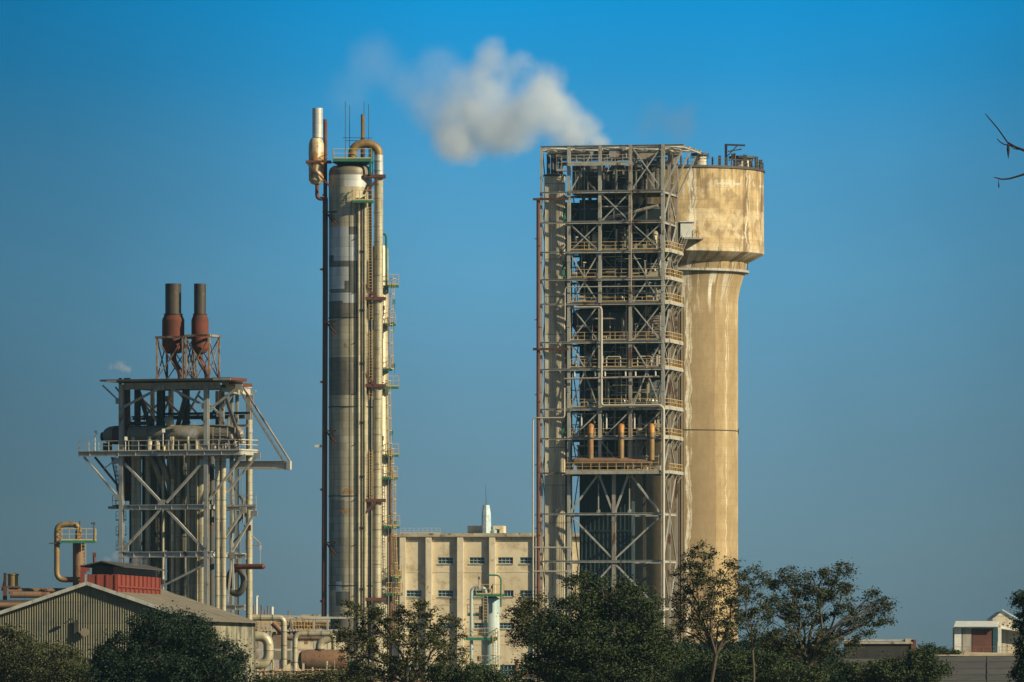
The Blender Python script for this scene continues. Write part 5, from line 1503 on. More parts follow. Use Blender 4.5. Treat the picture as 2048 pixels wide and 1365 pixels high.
b.bar((lx(-20), LD, lz(1203)), (lx(140), LD, lz(1203)), 1.0, .35); b.bar((lx(-20), LD, lz(1226)), (lx(90), LD, lz(1226)), 1.0, .3)
b.build('bridge_frame', M['dark_steel'], pb_)

# ------------------------------------------------------------------ office block
OD = 1250.0
oa = 5.0
FO = Face(1000, OD, oa)
of = thing('office_block', 'large stained cream concrete building with small blue-framed windows, between the column and the framework', 'building', FO.q(0, YH, 8) - Vector((0, 0, CAMZ)))
b = MB()
tl_, tr_ = FO.t(752), FO.t(1172)
def oq(t_, z, v): q = FO.O + FO.u * t_ + FO.v * v; return Vector((q.x, q.y, z))
zr = FO.z(1074)
wins = []
for y0, y1, xs in ((1115, 1128, (815, 876, 939, 996, 1040)), (1181, 1194, (813, 876, 945, 1008, 1040)), (1246, 1258, (813, 876, 948, 999, 1040)), (1330, 1352, (813, 876, 950, 1000, 1040))):
    for i, x in enumerate(xs):
        if y0 == 1115 and i == 0: continue
        wins.append((x, x + 30 if not (y0 == 1181 and x == 1008) else x + 19, y0, y1))
# wall built round real openings: horizontal strips and the piers between windows
rows = sorted({(w_[2], w_[3]) for w_ in wins})
zprev = 0.0
def strip(z0, z1, ta, tb):
    if z1 - z0 < .01 or tb - ta < .01: return
    b.prism([oq(ta, z0, 0), oq(tb, z0, 0), oq(tb, z1, 0), oq(ta, z1, 0)], FO.v * .5)
for y0, y1 in reversed(rows):
    za, zb_ = FO.z(y1), FO.z(y0)
    za = max(za, .3)
    strip(zprev, za, tl_, tr_)
    cur = tl_
    for w_ in sorted(w for w in wins if w[2] == y0):
        strip(za, zb_, cur, FO.t(w_[0])); cur = FO.t(w_[1])
    strip(za, zb_, cur, tr_); zprev = zb_
strip(zprev, zr, tl_, tr_)
for t_ in (tl_, tr_):
    b.prism([oq(t_, 0, .5), oq(t_, 0, 20), oq(t_, zr, 20), oq(t_, zr, .5)], FO.u * (.3 if t_ == tl_ else -.3))
b.prism([oq(tl_, 0, 20), oq(tr_, 0, 20), oq(tr_, zr, 20), oq(tl_, zr, 20)], FO.v * .3)
b.build('wall', M['plaster'], of)
b = MB()
b.prism([oq(tl_ - .6, zr, -.75), oq(tr_ + .6, zr, -.75), oq(tr_ + .6, zr, 20.8), oq(tl_ - .6, zr, 20.8)], (0, 0, .28))
b.prism([oq(tl_ - .3, zr + .28, -.5), oq(tr_ + .3, zr + .28, -.5), oq(tr_ + .3, zr + .28, 20.5), oq(tl_ - .3, zr + .28, 20.5)], (0, 0, .34))
b.build('cornice', M['cornice'], of)
for x in (800, 852, 915, 979, 1072, 1130):
    b = MB(); ta, tb = FO.t(x), FO.t(x + 12)
    b.prism([oq(ta, 0, -.65), oq(tb, 0, -.65), oq(tb, zr - .03, -.65), oq(ta, zr - .03, -.65)], FO.v * .62)
    b.build('pilaster', M['pilaster'], of)
b = MB()
strip2 = lambda y, h, pr: b.prism([oq(tl_ + .1, FO.z(y), -pr), oq(tr_ - .1, FO.z(y), -pr), oq(tr_ - .1, FO.z(y) + h, -pr), oq(tl_ + .1, FO.z(y) + h, -pr)], FO.v * (pr - .01))
strip2(1083, .25, .12)
for y in (1145, 1210, 1290): strip2(y, .12, .05)
b.build('string_course', M['pilaster'], of)
for (x0_, x1_, y0, y1) in wins:
    ta, tb = FO.t(x0_), FO.t(x1_); za, zb_ = max(FO.z(y1), .3), FO.z(y0)
    b = MB(); t_ = .12
    for k in range(5 if x1_ - x0_ > 25 else 4):
        kk = ta + (tb - ta) * k / (4 if x1_ - x0_ > 25 else 3)
        b.bar(oq(kk, za, .2), oq(kk, zb_, .2), .06)
    b.bar(oq(ta, za + .05, .2), oq(tb, za + .05, .2), .1); b.bar(oq(ta, zb_ - .05, .2), oq(tb, zb_ - .05, .2), .1)
    if random.random() < .5: b.bar(oq(ta, (za + zb_) / 2, .2), oq(tb, (za + zb_) / 2, .2), .08)
    w_ = b.build('window', M['paleblue'], of)
    b = MB(); b.prism([oq(ta, za, .3), oq(tb, za, .3), oq(tb, zb_, .3), oq(ta, zb_, .3)], FO.v * .05); b.build('pane', M['glass_blue'], w_)
    b = MB(); b.prism([oq(ta - .1, za - .14, -.14), oq(tb + .1, za - .14, -.14), oq(tb + .1, za - .02, -.14), oq(ta - .1, za - .02, -.14)], FO.v * .13); b.build('sill', M['cornice'], w_)
b = MB(); b.rail([oq(FO.t(800), zr + .62, 1), oq(FO.t(880), zr + .62, 1)], .9, .8, .05); b.build('roof_railing', M['rail_grey'], of)
b = MB()
def blk(x0_, x1_, y, v0, v1, bm): ta, tb = FO.t(x0_, v0), FO.t(x1_, v0); bm.prism([oq(ta, zr + .62, v0), oq(tb, zr + .62, v0), oq(tb, FO.z(y), v0), oq(ta, FO.z(y), v0)], FO.v * (v1 - v0))
blk(935, 964, 1051, 4, 9, b); blk(986, 1007, 1051, 4, 9, b); blk(964.1, 985.9, 1054, 5, 8, b); b.build('penthouse', M['plaster'], of)
b = MB(); blk(990, 999, 1058, 3.94, 3.99, b); b.build('penthouse_opening', M['black'], of)
wt = thing('roof_tower', 'narrow tapered white and pale blue tower with an antenna on the cream building roof', 'tower', oq(FO.t(972.5, 3), zr + .62, 3))
q = oq(FO.t(972.5, 3), 0, 3)
b = MB(); b.lathe(q.x, q.y, [(.78, zr + .62), (.82, FO.z(1050)), (.78, FO.z(1030)), (.55, FO.z(1010))], 8, smooth=False); b.build('tower_shaft', mat('white_blue_paint', (.72, .74, .70), (.25, .45, .55), 1.0, .5, 0, None, .6, .5, (.8, .78, .7), .6), wt)
b = MB(); b.tube([(q.x, q.y, FO.z(1012)), (q.x - .1, q.y, FO.z(968))], [.07, .02], 6); b.build('antenna', M['black'], wt)
b = MB(); b.lathe(q.x + 1.3, q.y, [(.5, zr + .62), (.5, FO.z(1060)), (.1, FO.z(1058))], 12); b.build('cistern', M['paleblue'], wt)

# ------------------------------------------------------------------ pale blue column
BD = 1000.0
bx = lambda px: (px - CX) / F * BD
bz = lambda y: Zat(y, BD)
bc = thing('blue_column', 'pale blue process column with green ringed platforms and yellow ladder in front of the cream building', 'column', (bx(983), BD, 0))
SB = BD / F
b = MB(); b.lathe(bx(983), BD, [(16.5 * SB, 0), (16.5 * SB, bz(1202)), (15 * SB, bz(1197)), (9 * SB, bz(1193)), (.1, bz(1192))], 36); b.build('column_shell', M['paleblue'], bc)
platform(952, 1008, 1191, BD - .8, 2.2, bc, h=1.35, step=.9, t=.25)
platform(935, 963, 1230, BD - .6, 2.0, bc, h=1.3, step=.8, t=.25)
platform(932, 995, 1278, BD - 1.2, 2.2, bc, h=1.3, step=.9, t=.3)
platform(933, 998, 1333, BD - 1.2, 2.2, bc, h=1.3, step=.9, t=.3)
b = MB(); b.tube(bend([(bx(972), BD - 1.6, bz(1190)), (bx(972), BD - 1.6, bz(1176)), (bx(943), BD - 1.6, bz(1176)), (bx(943), BD - 1.6, 0)], .8), .24, 12); b.build('side_pipe', M['paleblue'], bc)
b = MB(); b.tube(bend([(bx(975), BD - 1.9, bz(1151)), (bx(1002), BD - 1.9, bz(1151)), (bx(1002), BD - 1.9, bz(1215))], .8), .11, 8); b.build('green_pipe', M['green'], bc)
b = MB(); b.ladder((bx(971), BD - 2.2, bz(1246)), (bx(971), BD - 2.2, bz(1192)), (1, 0, 0), .55, .08); b.ladder((bx(991), BD - 2.5, bz(1360)), (bx(991), BD - 2.5, bz(1262)), (1, 0, 0), .6, .08, cage=True, out=(0, -1, 0)); b.build('ladder', M['yellow'], bc)
b = MB()
for px, y, s_ in ((963, 1220, .7), (961, 1235, .5), (960, 1265, .6), (958, 1318, .5), (984, 1175, .3), (979, 1182, .35)):
    b.boxc((bx(px), BD - 1.5, bz(y)), s_, .5, s_ * 1.4)
b.tube([(bx(957), BD - 1.9, bz(1190)), (bx(957), BD - 1.9, bz(1155))], .04, 6); b.boxc((bx(958), BD - 1.9, bz(1157)), .25, .2, .4)
b.tube([(bx(984), BD - 1.9, bz(1190)), (bx(986), BD - 1.9, bz(1168))], .08, 6)
b.build('valves', M['dark_steel'], bc)

# ------------------------------------------------------------------ process piping at the bottom centre
PD = 930.0
ex = lambda px, D=PD: (px - CX) / F * D
ez = lambda y, D=PD: Zat(y, D)
def bigpipe(name, label, pts, r, m, rad, group=None, D=PD, seams=None, flanges=()):
    P0 = P(pts[0][0], pts[0][1], D)
    t = thing(name, label, 'pipe', (P0.x, P0.y, P0.z), group)
    pp = [P(q[0], q[1], D + (q[2] if len(q) > 2 else 0)) for q in pts]
    b = MB(); bp = bend(pp, rad, 8); b.tube(bp, r, 20); b.build('pipe', M[m], t)
    b = MB(); any_ = False
    for a, c in zip(pp, pp[1:]):
        L = (c - a).length; k = int(L / 1.9); dd = (c - a).normalized()
        for i in range(1, k + 1):
            s_ = i / (k + 1) * L
            if s_ < rad or s_ > L - rad: continue
            q = a + dd * s_; b.tube([q, q + dd * .1], r + .035, 20); b.cut(); any_ = True
    if any_: b.build_each('pipe_seam', M['alu_dark'], t)
    return t
bigpipe('u_bend_pipe', 'fat silver U-shaped pipe bend coming out beside the warehouse side wall', [(480, 1273), (537, 1273), (537, 1329), (480, 1329)], .62, 'alu', 1.3, D=900)
bigpipe('gooseneck_pipe', 'silver pipe running level then turning down between the U-bend and the horizontal tank', [(497, 1236), (568, 1236), (568, 1345)], .37, 'alu', .8, D=905)
bigpipe('gooseneck_pipe', 'silver pipe arching over the rusty horizontal tank at the foot of the tall column', [(590, 1355), (590, 1268), (668, 1268), (668, 1300)], .34, 'alu', .85, D=915)
bigpipe('transfer_pipe', 'rusty brown pipe sloping down from the yellow railed rack then running level behind the tank', [(545, 1246), (575, 1276), (668, 1276)], .38, 'copperpot', .6, D=926)
bigpipe('tank_nozzle_pipe', 'fat silver elbow pipe entering the top of the rusty horizontal tank', [(639, 1302), (639, 1284), (662, 1276)], .52, 'alu', .9, D=920)
ht = thing('rusty_tank', 'rusty brown horizontal tank behind the tree at the foot of the tall column', 'tank', (ex(640), 920, 0))
b = MB(); s9 = 920 / F
b.tube([P(x, 1322, 920) for x in (596, 598, 603, 612, 615, 690, 694, 700)], [.3, .9, 1.25, 1.35, 1.4, 1.4, 1.2, .5], 28); b.build('tank_shell', M['copperpot'], ht)
b = MB()
for px in (620, 680): q = P(px, 1345, 920); b.boxc((q.x, q.y, q.z / 2 + .6), .6, 1.8, q.z + 1.0); b.cut()
b.build_each('saddle', M['dark_steel'], ht)
b = MB(); b.tube([P(639, 1301, 920), P(639, 1298, 920)], .62, 18); b.build('flange', M['black'], ht)
# yellow railed rack
rk = thing('pipe_rack', 'steel pipe rack with yellow railings between the left structure and the tall column', 'pipe rack', (ex(580, 960), 960, 0))
RD = 960.0
rx = lambda px: (px - CX) / F * RD
rz = lambda y: Zat(y, RD)
b = MB()
for px in (505, 541, 583, 628, 655): b.bar((rx(px), RD, 0), (rx(px), RD, rz(1235)), .22)
for y in (1236, 1262, 1300): b.bar((rx(500), RD, rz(y)), (rx(700), RD, rz(y)), .3, .26)
b.bar((rx(500), RD + 2.5, rz(1262)), (rx(700), RD + 2.5, rz(1262)), .3, .26)
b.boxc((rx(600), RD + 1.3, rz(1260)), rx(700) - rx(500), 2.4, .1)
b.build('rack_frame', M['steel'], rk)
b = MB(); b.rail([(rx(505), RD - .4, rz(1262)), (rx(547), RD - .4, rz(1262))], 1.2, .45, .07); b.rail([(rx(586), RD - .4, rz(1262)), (rx(626), RD - .4, rz(1262))], 1.2, .35, .07)
b.rail([(rx(502), RD + 1, rz(1246)), (rx(626), RD + 1, rz(1250))], 1.1, .8, .06); b.build('railing', M['yellow'], rk)
for y, r, m in ((1237, .22, 'white'), (1246, .15, 'copperpot'), (1253, .25, 'ochre'), (1266, .3, 'alu_dark'), (1243, .18, 'alu')):
    b = MB(); b.tube([(rx(545), RD + 1.5, rz(y)), (rx(660), RD + 1.5, rz(y))], r, 12); b.build('pipe', M[m], rk)
b = MB(); rr = random.Random(5)
for i in range(26):
    px = rr.uniform(505, 640); y = rr.uniform(1238, 1262); h = rr.uniform(6, 22)
    b.tube([(rx(px), RD + rr.uniform(-.5, 2), rz(y + h)), (rx(px), RD + .5, rz(y))], rr.uniform(.04, .14), 6)
for i in range(9):
    b.boxc((rx(rr.uniform(510, 640)), RD + .4, rz(rr.uniform(1240, 1290))), rr.uniform(.3, .8), .5, rr.uniform(.3, .9))
b.build('small_piping', M['copperpot'], rk)
# low process skid in front, half hidden by trees
sk = thing('process_skid', 'cluttered low skid of rusty beams, yellow rails and small pipes along the bottom centre', 'process equipment', (ex(640, 900), 900, 0))
KD = 900.0
kx = lambda px: (px - CX) / F * KD
kz = lambda y: Zat(y, KD)
b = MB()
for y in (1344, 1352, 1362): b.bar((kx(505), KD + (y % 3), kz(y)), (kx(905), KD + (y % 3), kz(y)), .22, .2)
for px in range(505, 905, 22): b.bar((kx(px), KD, 0), (kx(px), KD, kz(1342)), .16)
b.build('skid_frame', M['rust'], sk)
b = MB(); b.rail([(kx(530), KD - .5, kz(1358)), (kx(700), KD - .5, kz(1358))], 1.15, 1.0, .06);  b.build('railing', M['yellow'], sk)
b = MB()
for i in range(60):
    px = rr.uniform(508, 900); y = rr.uniform(1318, 1350)
    b.tube([(kx(px), KD + rr.uniform(-.5, 3), 1.0), (kx(px), KD + rr.uniform(-.5, 3), kz(y))], rr.uniform(.04, .16), 7)
b.build('small_piping', M['alu'], sk)
b = MB(); b.tube([(kx(530), KD - .9, kz(1362)), (kx(575), KD - .9, kz(1362))], .35, 14); b.tube([(kx(560), KD - 1, 0), (kx(560), KD - 1, kz(1346))], .12, 8); b.tube([(kx(698), KD - 1.2, kz(1345)), (kx(698), KD - 1.2, kz(1312))], .14, 8); b.build('green_pipework', M['green'], sk)
# low lit building behind the pipes
lb_ = thing('low_pale_building', 'low pale wall with a sloping grey roof glimpsed behind the silver goosenecks', 'building', (ex(620, 990), 992, 0))
b = MB(); b.boxc((ex(625, 990), 992, Zat(1285, 990) / 2), 9, 4, Zat(1285, 990)); b.build('wall', M['plaster'], lb_)
b = MB(); b.prism([P(541, 1265, 985), P(590, 1285, 985), P(590, 1320, 985), P(541, 1320, 985)], (0, 6, 0)); b.build('roof', M['roofing'], lb_)
# far plant on the skyline behind the rack
fp = thing('far_plant_buildings', 'low distant plant roofs and stub vents on the skyline left of the tall column', 'building', ((580 - CX) / F * 1300, 1300, 0))
b = MB()
for x0_, x1_, y in ((500, 560, 1236), (560, 600, 1233), (598, 660, 1229)):
    a, c = P(x0_, y, 1300), P(x1_, y, 1300); b.boxc(((a.x + c.x) / 2, 1302 + x0_ * .01, a.z / 2), c.x - a.x, 4, a.z)
b.build('wall', M['steel_rusty'], fp)
b = MB()
for px, y in ((508, 1212), (516, 1218), (523, 1210), (530, 1220), (536, 1212), (544, 1220), (577, 1222)):
    b.tube([P(px, 1236, 1299), P(px, y, 1299)], .14, 7); b.cut()
b.build_each('stub_vent', M['copperpot'], fp)
b = MB(); b.tube(bend([P(513, 1240, 1290), P(513, 1194, 1290), P(517, 1194, 1290)], .2), .22, 10); b.tube([P(544, 1236, 1290), P(544, 1214, 1290)], .28, 8); b.build('white_vent', M['white'], fp)
# orange railed landing at the foot of the framework
t = thing('orange_landing', 'small landing with orange railing at the foot of the duct, bottom centre', 'landing', P(1070, 1365, 1030) * 1)
b = MB(); q = P(1072, 1352, 1030); b.boxc((q.x, q.y, q.z), 6.2, 2, .25); b.build('deck', M['rust'], t)
b = MB(); b.rail([P(1034, 1350, 1029), P(1098, 1350, 1029)], 1.15, .7, .09); b.build('railing', M['orange_rust'], t)
b = MB(); b.tube([P(1033, 1365, 1031), P(1033, 1322, 1031)], .22, 10); b.boxc(P(1033, 1321, 1031), .7, .4, .3); b.build('vent_post', M['rust'], t)

# ------------------------------------------------------------------ right: long low sheds, hut and gabled house
GD = 860.0
lr = thing('long_low_shed', 'long low shed with a dark grey sloping roof running along the bottom right', 'shed', (P(1800, YH, GD).x, GD, 0))
b = MB()
a0, a1 = P(1395, 1316, GD + 30), P(2500, 1309, GD + 30)
e0, e1 = P(1395, 1372, GD), P(2500, 1372, GD)
b.prism([a0, a1, e1, e0], (0, 0, -.15)); b.build('roof', M['roof_far'], lr)
b = MB(); b.prism([e0 + Vector((0, .5, 0)), e1 + Vector((0, .5, 0)), Vector((e1.x, e1.y + .5, 0)), Vector((e0.x, e0.y + .5, 0))], (0, .2, 0)); b.build('wall', M['asbestos'], lr)
b = MB()
for i in range(60):
    u_ = (i + .5) / 60; q1 = a0.lerp(a1, u_); q2 = e0.lerp(e1, u_)
    if i % 9 == 4: b.bar(q1 + Vector((0, 0, .03)), q2 + Vector((0, 0, .03)), .12, .04)
for w_ in (.2, .42, .63, .84): b.bar(a0.lerp(e0, w_) + Vector((0, 0, .03)), a1.lerp(e1, w_) + Vector((0, 0, .03)), .16, .07)
b.build('roof_battens', M['roof_far'], lr)
b = MB(); b.bar(a0 + Vector((0, -.3, .12)), P(1640, 1315, GD + 29.5) + Vector((0, 0, .12)), .35, .22); b.build('ridge_cap', M['rust'], lr)
b = MB(); b.bar(P(1640, 1314.6, GD + 29.6) + Vector((0, 0, .12)), a1 + Vector((0, -.3, .12)), .4, .16); b.build('ridge_cap', M['cornice'], lr)
vt = thing('roof_ventilator', 'long boxy weathered ventilator hood standing on the dark shed roof at right', 'ventilator', P(1760, 1316, GD + 12))
b = MB(); D_ = GD + 10; a, c = P(1690, 1316, D_), P(1822, 1316, D_)
za, zb_ = Zat(1318, D_), Zat(1288, D_)
n = 60
vs = []; fs = []
for i in range(n * 2 + 1):
    x = a.x + (c.x - a.x) * i / (2 * n); off = .05 if i % 2 else -.05
    vs += [(x, D_ + off, za), (x, D_ + off, zb_)]
for i in range(2 * n): fs.append((2 * i, 2 * i + 2, 2 * i + 3, 2 * i + 1))
b.add(vs, fs); b.boxc(((a.x + c.x) / 2, D_ + 1.6, (za + zb_) / 2), c.x - a.x, 3.0, zb_ - za); b.build('hood', M['roof_far'], vt)
b = MB(); b.bar((a.x - .3, D_ - .1, zb_ + .1), (c.x + .2, D_ - .1, zb_ + .1), .4, .22); b.bar((a.x - .3, D_ + .9, Zat(1281, D_)), (c.x + .2, D_ + .9, Zat(1281, D_)), 1.8, .2)
b.boxc((c.x - .2, D_ + .6, (zb_ + Zat(1278, D_)) / 2), 1.0, 1.6, Zat(1278, D_) - zb_); b.build('hood_lid', M['cornice'], vt)
b = MB(); b.boxc((c.x + .3, D_ + 1.5, (za + Zat(1280, D_)) / 2), .6, 3.4, Zat(1280, D_) - za); b.build('end_panel', M['rust_pipe'], vt)
rb = thing('sunlit_roof_terrace', 'pale sunlit flat roof with low parapet between the ventilator and the hut', 'roof terrace', P(1930, 1306, 940) * 1)
b = MB(); b.prism([P(1826, 1300, 935), P(1850, 1301, 935), P(1905, 1304, 935), P(2060, 1307, 935), P(2060, 1335, 935), P(1826, 1335, 935)], (0, 16, 0)); b.build('parapet', M['rubble'], rb)
hu = thing('flat_roofed_hut', 'small hut with pale flat roof and dark red panels on the skyline at right', 'hut', P(1948, 1306, 1000))
HD = 1000.0
hx = lambda px: (px - CX) / F * HD
hzf = lambda y: Zat(y, HD)
b = MB(); b.boxc((hx(1950), HD + 2.2, (hzf(1308) + hzf(1256)) / 2), hx(1994) - hx(1912), 3.6, hzf(1256) - hzf(1308)); b.build('back_wall', M['dark_steel'], hu)
for x0_, x1_, m in ((1909, 1923, 'white'), (1925, 1943, 'steel_rusty'), (1945, 1985, 'rust_pipe'), (1986, 1995, 'glass_blue'), (1996, 2003, 'white')):
    b = MB(); b.boxc((hx((x0_ + x1_) / 2), HD + .2 + (.1 if m == 'rust_pipe' else 0), (hzf(1309) + hzf(1255)) / 2), hx(x1_) - hx(x0_), .2, hzf(1255) - hzf(1309)); b.build('panel', M[m], hu)
b = MB(); b.prism([(hx(1907), HD - .6, hzf(1255.5)), (hx(1993), HD - .6, hzf(1255.5)), (hx(2003), HD + 5, hzf(1244)), (hx(1916), HD + 5, hzf(1244))], (0, 0, .12)); b.build('roof', M['white'], hu)
b = MB(); b.bar((hx(1907), HD - .66, hzf(1255.5)), (hx(1995), HD - .66, hzf(1255.5)), .1, .2); b.build('eaves_board', M['glass_blue'], hu)
gh = thing('gabled_shed', 'pale gabled shed with bright white roof partly behind the tree at the right edge', 'shed', P(2020, 1312, 1008))
GD2 = 1006.0
b = MB(); b.prism([P(1985, 1312, GD2), P(1985, 1238, GD2), P(2005, 1223, GD2), P(2042, 1248, GD2), P(2090, 1262, GD2), P(2090, 1312, GD2)], (0, 12, 0)); b.build('wall', M['cream'], gh)
b = MB()
b.prism([P(2005, 1221, GD2 - .3), P(2046, 1245, GD2 - .3), P(2046, 1245, GD2 + 13), P(2005, 1221, GD2 + 13)], (0, 0, .15))
b.prism([P(2001, 1258, GD2 - 1.5), P(2095, 1272, GD2 - 1.5), P(2095, 1268, GD2 - .05), P(2001, 1254, GD2 - .05)], (0, 0, .12)); b.build('roof', M['white'], gh)
b = MB(); b.rail([P(1905, 1309, 990), P(2045, 1309, 990)], 1.0, 1.1, .05); o = b.build('terrace_railing', M['copperpot'], rb)

# ------------------------------------------------------------------ trees and bushes
def tree(name, label, trunk_px, D, lobes, leafm, clumps=170, per=26, leaf=.13, cl=.42, cat='tree', seed=1, trunk_r=.17, fork_y=None,
         barkm='bark', group=None, depth=.8, ybase=None):
    """lobes: crown masses as (px, py, half-width, half-height) at distance D; limbs reach each, twigs reach leaf clumps"""
    rr = random.Random(seed)
    s_ = D / F
    leaf *= 1.15; per = int(per * 2.6); cl *= 1.10; clumps = int(clumps * 1.12)
    base = P(trunk_px, YH, D); base.z = 0
    t = thing(name, label, cat, (base.x, base.y, 0), group)
    wood, lv, lf = MB(), [], []
    ys_ = [l[1] + l[3] for l in lobes]
    fy = fork_y or max(ys_)
    fork = P(trunk_px, fy, D)
    if fork.z < .6: fork.z = .6
    def curve(a, c, sag, n=5):
        a, c = Vector(a), Vector(c); o = Vector((rr.uniform(-1, 1), rr.uniform(-1, 1), rr.uniform(-.2, 1))) * sag * (c - a).length
        out = []
        for i in range(n + 1):
            u_ = i / n; q = a.lerp(c, u_) + o * math.sin(math.pi * u_)
            if 0 < i < n: q += Vector((rr.uniform(-1, 1), rr.uniform(-1, 1), rr.uniform(-1, 1))) * .035 * (c - a).length
            out.append(q)
        return out
    def limb(a, c, r0, r1, sag=.12, n=5, k=6):
        pp = curve(a, c, sag, n)
        wood.tube(pp, [r0 + (r1 - r0) * i / n for i in range(n + 1)], k, caps=False)
        return pp
    limb(base - Vector((0, 0, .2)), fork, trunk_r * 1.25, trunk_r, .05, 5, 8)
    tot = sum(l[2] * l[3] for l in lobes)
    for (px, py, rx_, ry_) in lobes:
        c = P(px, py, D) + Vector((0, rr.uniform(-1, 1) * rx_ * s_ * depth * .6, 0))
        root = c - Vector((0, 0, ry_ * s_ * .55)); root.x += (fork.x - c.x) * .2
        main = limb(fork, root, trunk_r * .8, trunk_r * .28, .13, 6)
        n = max(5, int(clumps * rx_ * ry_ / tot))
        subs = []
        for i in range(max(3, n // 6)):
            g1 = rr.uniform(0, 2 * math.pi); w_ = rr.uniform(.35, .9)
            q = c + Vector((math.cos(g1) * rx_ * s_ * w_, rr.uniform(-1, 1) * rx_ * s_ * depth * w_, math.sin(g1) * ry_ * s_ * w_))
            subs.append(limb(main[rr.randint(3, 6)], q, trunk_r * .22, trunk_r * .08, .12, 4, 4))
        for i in range(n):
            # clumps gather in the outer part of the mass
            while True:
                v = Vector((rr.uniform(-1, 1), rr.uniform(-1, 1), rr.uniform(-1, 1)))
                if .25 < v.length < 1: break
            v = v * (v.length ** -.35 if v.length > .5 else 1)
            q = c + Vector((v.x * rx_ * s_, v.y * rx_ * s_ * depth, v.z * ry_ * s_))
            if q.z < .3: continue
            sb = min(subs, key=lambda z_: (z_[-1] - q).length)
            wood.tube(curve(sb[rr.randint(2, 4)], q, .12, 3), [trunk_r * .09, trunk_r * .07, trunk_r * .05, trunk_r * .03], 3, caps=False)
            cs = cl * rr.uniform(.55, 1.35); sq = rr.uniform(.45, .85)
            for k in range(int(per * rr.uniform(.6, 1.3))):
                d = Vector((rr.gauss(0, .5), rr.gauss(0, .5), rr.gauss(0, .5 * sq))) * cs
                p = q + d
                L = leaf * rr.uniform(.6, 1.4)
                a = Vector((rr.uniform(-1, 1), rr.uniform(-1, 1), rr.uniform(-.7, .5))).normalized()
                bb_ = a.cross(Vector((rr.uniform(-1, 1), rr.uniform(-1, 1), rr.uniform(-1, 1)))).normalized() * L * .32
                i0 = len(lv)
                lv.extend([p, p + a * L * .5 + bb_, p + a * L, p + a * L * .5 - bb_]); lf.append((i0, i0 + 1, i0 + 2, i0 + 3))
    wood.build('trunk', M[barkm], t)
    m_ = MB(); m_.add(lv, lf); m_.build('crown', M[leafm], t)
    return t
tree('leafy_tree', 'broad dense dark green tree in front of the warehouse side wall, lower left', 345, 560,
     [(340, 1268, 80, 44), (262, 1315, 72, 50), (415, 1312, 72, 46), (215, 1352, 40, 36), (460, 1352, 46, 32), (340, 1345, 120, 46), (305, 1244, 36, 20)], 'leaf_dark', 620, 42, .15, .62, seed=2, trunk_r=.25)
tree('leafy_tree', 'olive green bushy tree in the bottom left corner before the corrugated gable', 70, 600,
     [(80, 1328, 95, 42), (18, 1300, 45, 48), (150, 1345, 60, 35), (40, 1350, 80, 40)], 'leaf_olive', 380, 36, .15, .62, seed=3, trunk_r=.2)
tree('leafy_tree', 'spreading airy tree with visible limbs at the foot of the tall column', 815, 520,
     [(760, 1248, 52, 34), (832, 1228, 42, 30), (890, 1262, 38, 34), (712, 1296, 45, 38), (815, 1292, 65, 38), (900, 1312, 34, 32), (752, 1338, 60, 30), (702, 1222, 26, 18), (848, 1338, 50, 26), (690, 1262, 26, 24)], 'leaf_olive', 280, 30, .13, .40, seed=4, trunk_r=.16, fork_y=1368)
tree('bush', 'low green bush left of the blue column foot at the bottom edge', 925, 500,
     [(880, 1352, 35, 20), (940, 1350, 40, 22), (990, 1360, 30, 16)], 'leaf_green', 130, 30, .13, .4, seed=5, trunk_r=.08, cat='bush')
tree('leafy_tree', 'large full green tree hiding the foot of the steel framework', 1215, 520,
     [(1222, 1196, 62, 42), (1160, 1228, 50, 46), (1286, 1222, 42, 44), (1105, 1262, 50, 38), (1180, 1290, 75, 48), (1262, 1290, 80, 52), (1322, 1300, 40, 46), (1120, 1330, 70, 40), (1210, 1350, 100, 40), (1310, 1355, 70, 36), (1158, 1158, 22, 18), (1060, 1345, 40, 30)], 'leaf_green', 720, 40, .14, .60, seed=6, trunk_r=.25)
tree('leafy_tree', 'light loose tree overlapping the cream building between the blue column and the steel framework', 1105, 530,
     [(1040, 1222, 32, 32), (1075, 1212, 30, 26), (1062, 1252, 40, 28), (1035, 1270, 28, 22), (1090, 1280, 34, 24)], 'leaf_olive', 130, 26, .12, .36, seed=7, trunk_r=.13, fork_y=1335)
tree('leafy_tree', 'sparse tree with brownish tips standing against the sunlit concrete tower', 1432, 500,
     [(1402, 1112, 34, 26), (1376, 1150, 30, 30), (1425, 1160, 28, 34), (1372, 1205, 30, 32), (1438, 1222, 44, 38), (1470, 1180, 28, 36), (1462, 1130, 18, 18), (1398, 1262, 48, 28), (1470, 1262, 34, 30), (1350, 1250, 22, 24)], 'leaf_brown', 250, 22, .12, .34, seed=8, trunk_r=.13, fork_y=1310)
tree('leafy_tree', 'slender wispy tree between the concrete tower and the wide tree on the right', 1505, 510,
     [(1500, 1148, 22, 18), (1525, 1160, 16, 16), (1502, 1190, 22, 22), (1520, 1225, 24, 22), (1490, 1245, 22, 22), (1528, 1265, 26, 20)], 'leaf_brown', 85, 20, .12, .30, seed=9, trunk_r=.08, fork_y=1300)
tree('leafy_tree', 'wide open-crowned tree against the sky right of the concrete tower', 1615, 520,
     [(1578, 1162, 42, 28), (1640, 1168, 38, 34), (1684, 1148, 20, 24), (1612, 1215, 58, 40), (1560, 1222, 34, 38), (1686, 1204, 30, 38), (1744, 1208, 28, 28), (1768, 1236, 20, 18), (1722, 1252, 38, 24), (1600, 1282, 76, 36), (1672, 1282, 46, 30), (1560, 1290, 40, 30), (1775, 1206, 12, 12)], 'leaf_brown', 350, 26, .13, .40, seed=10, trunk_r=.18, fork_y=1335)
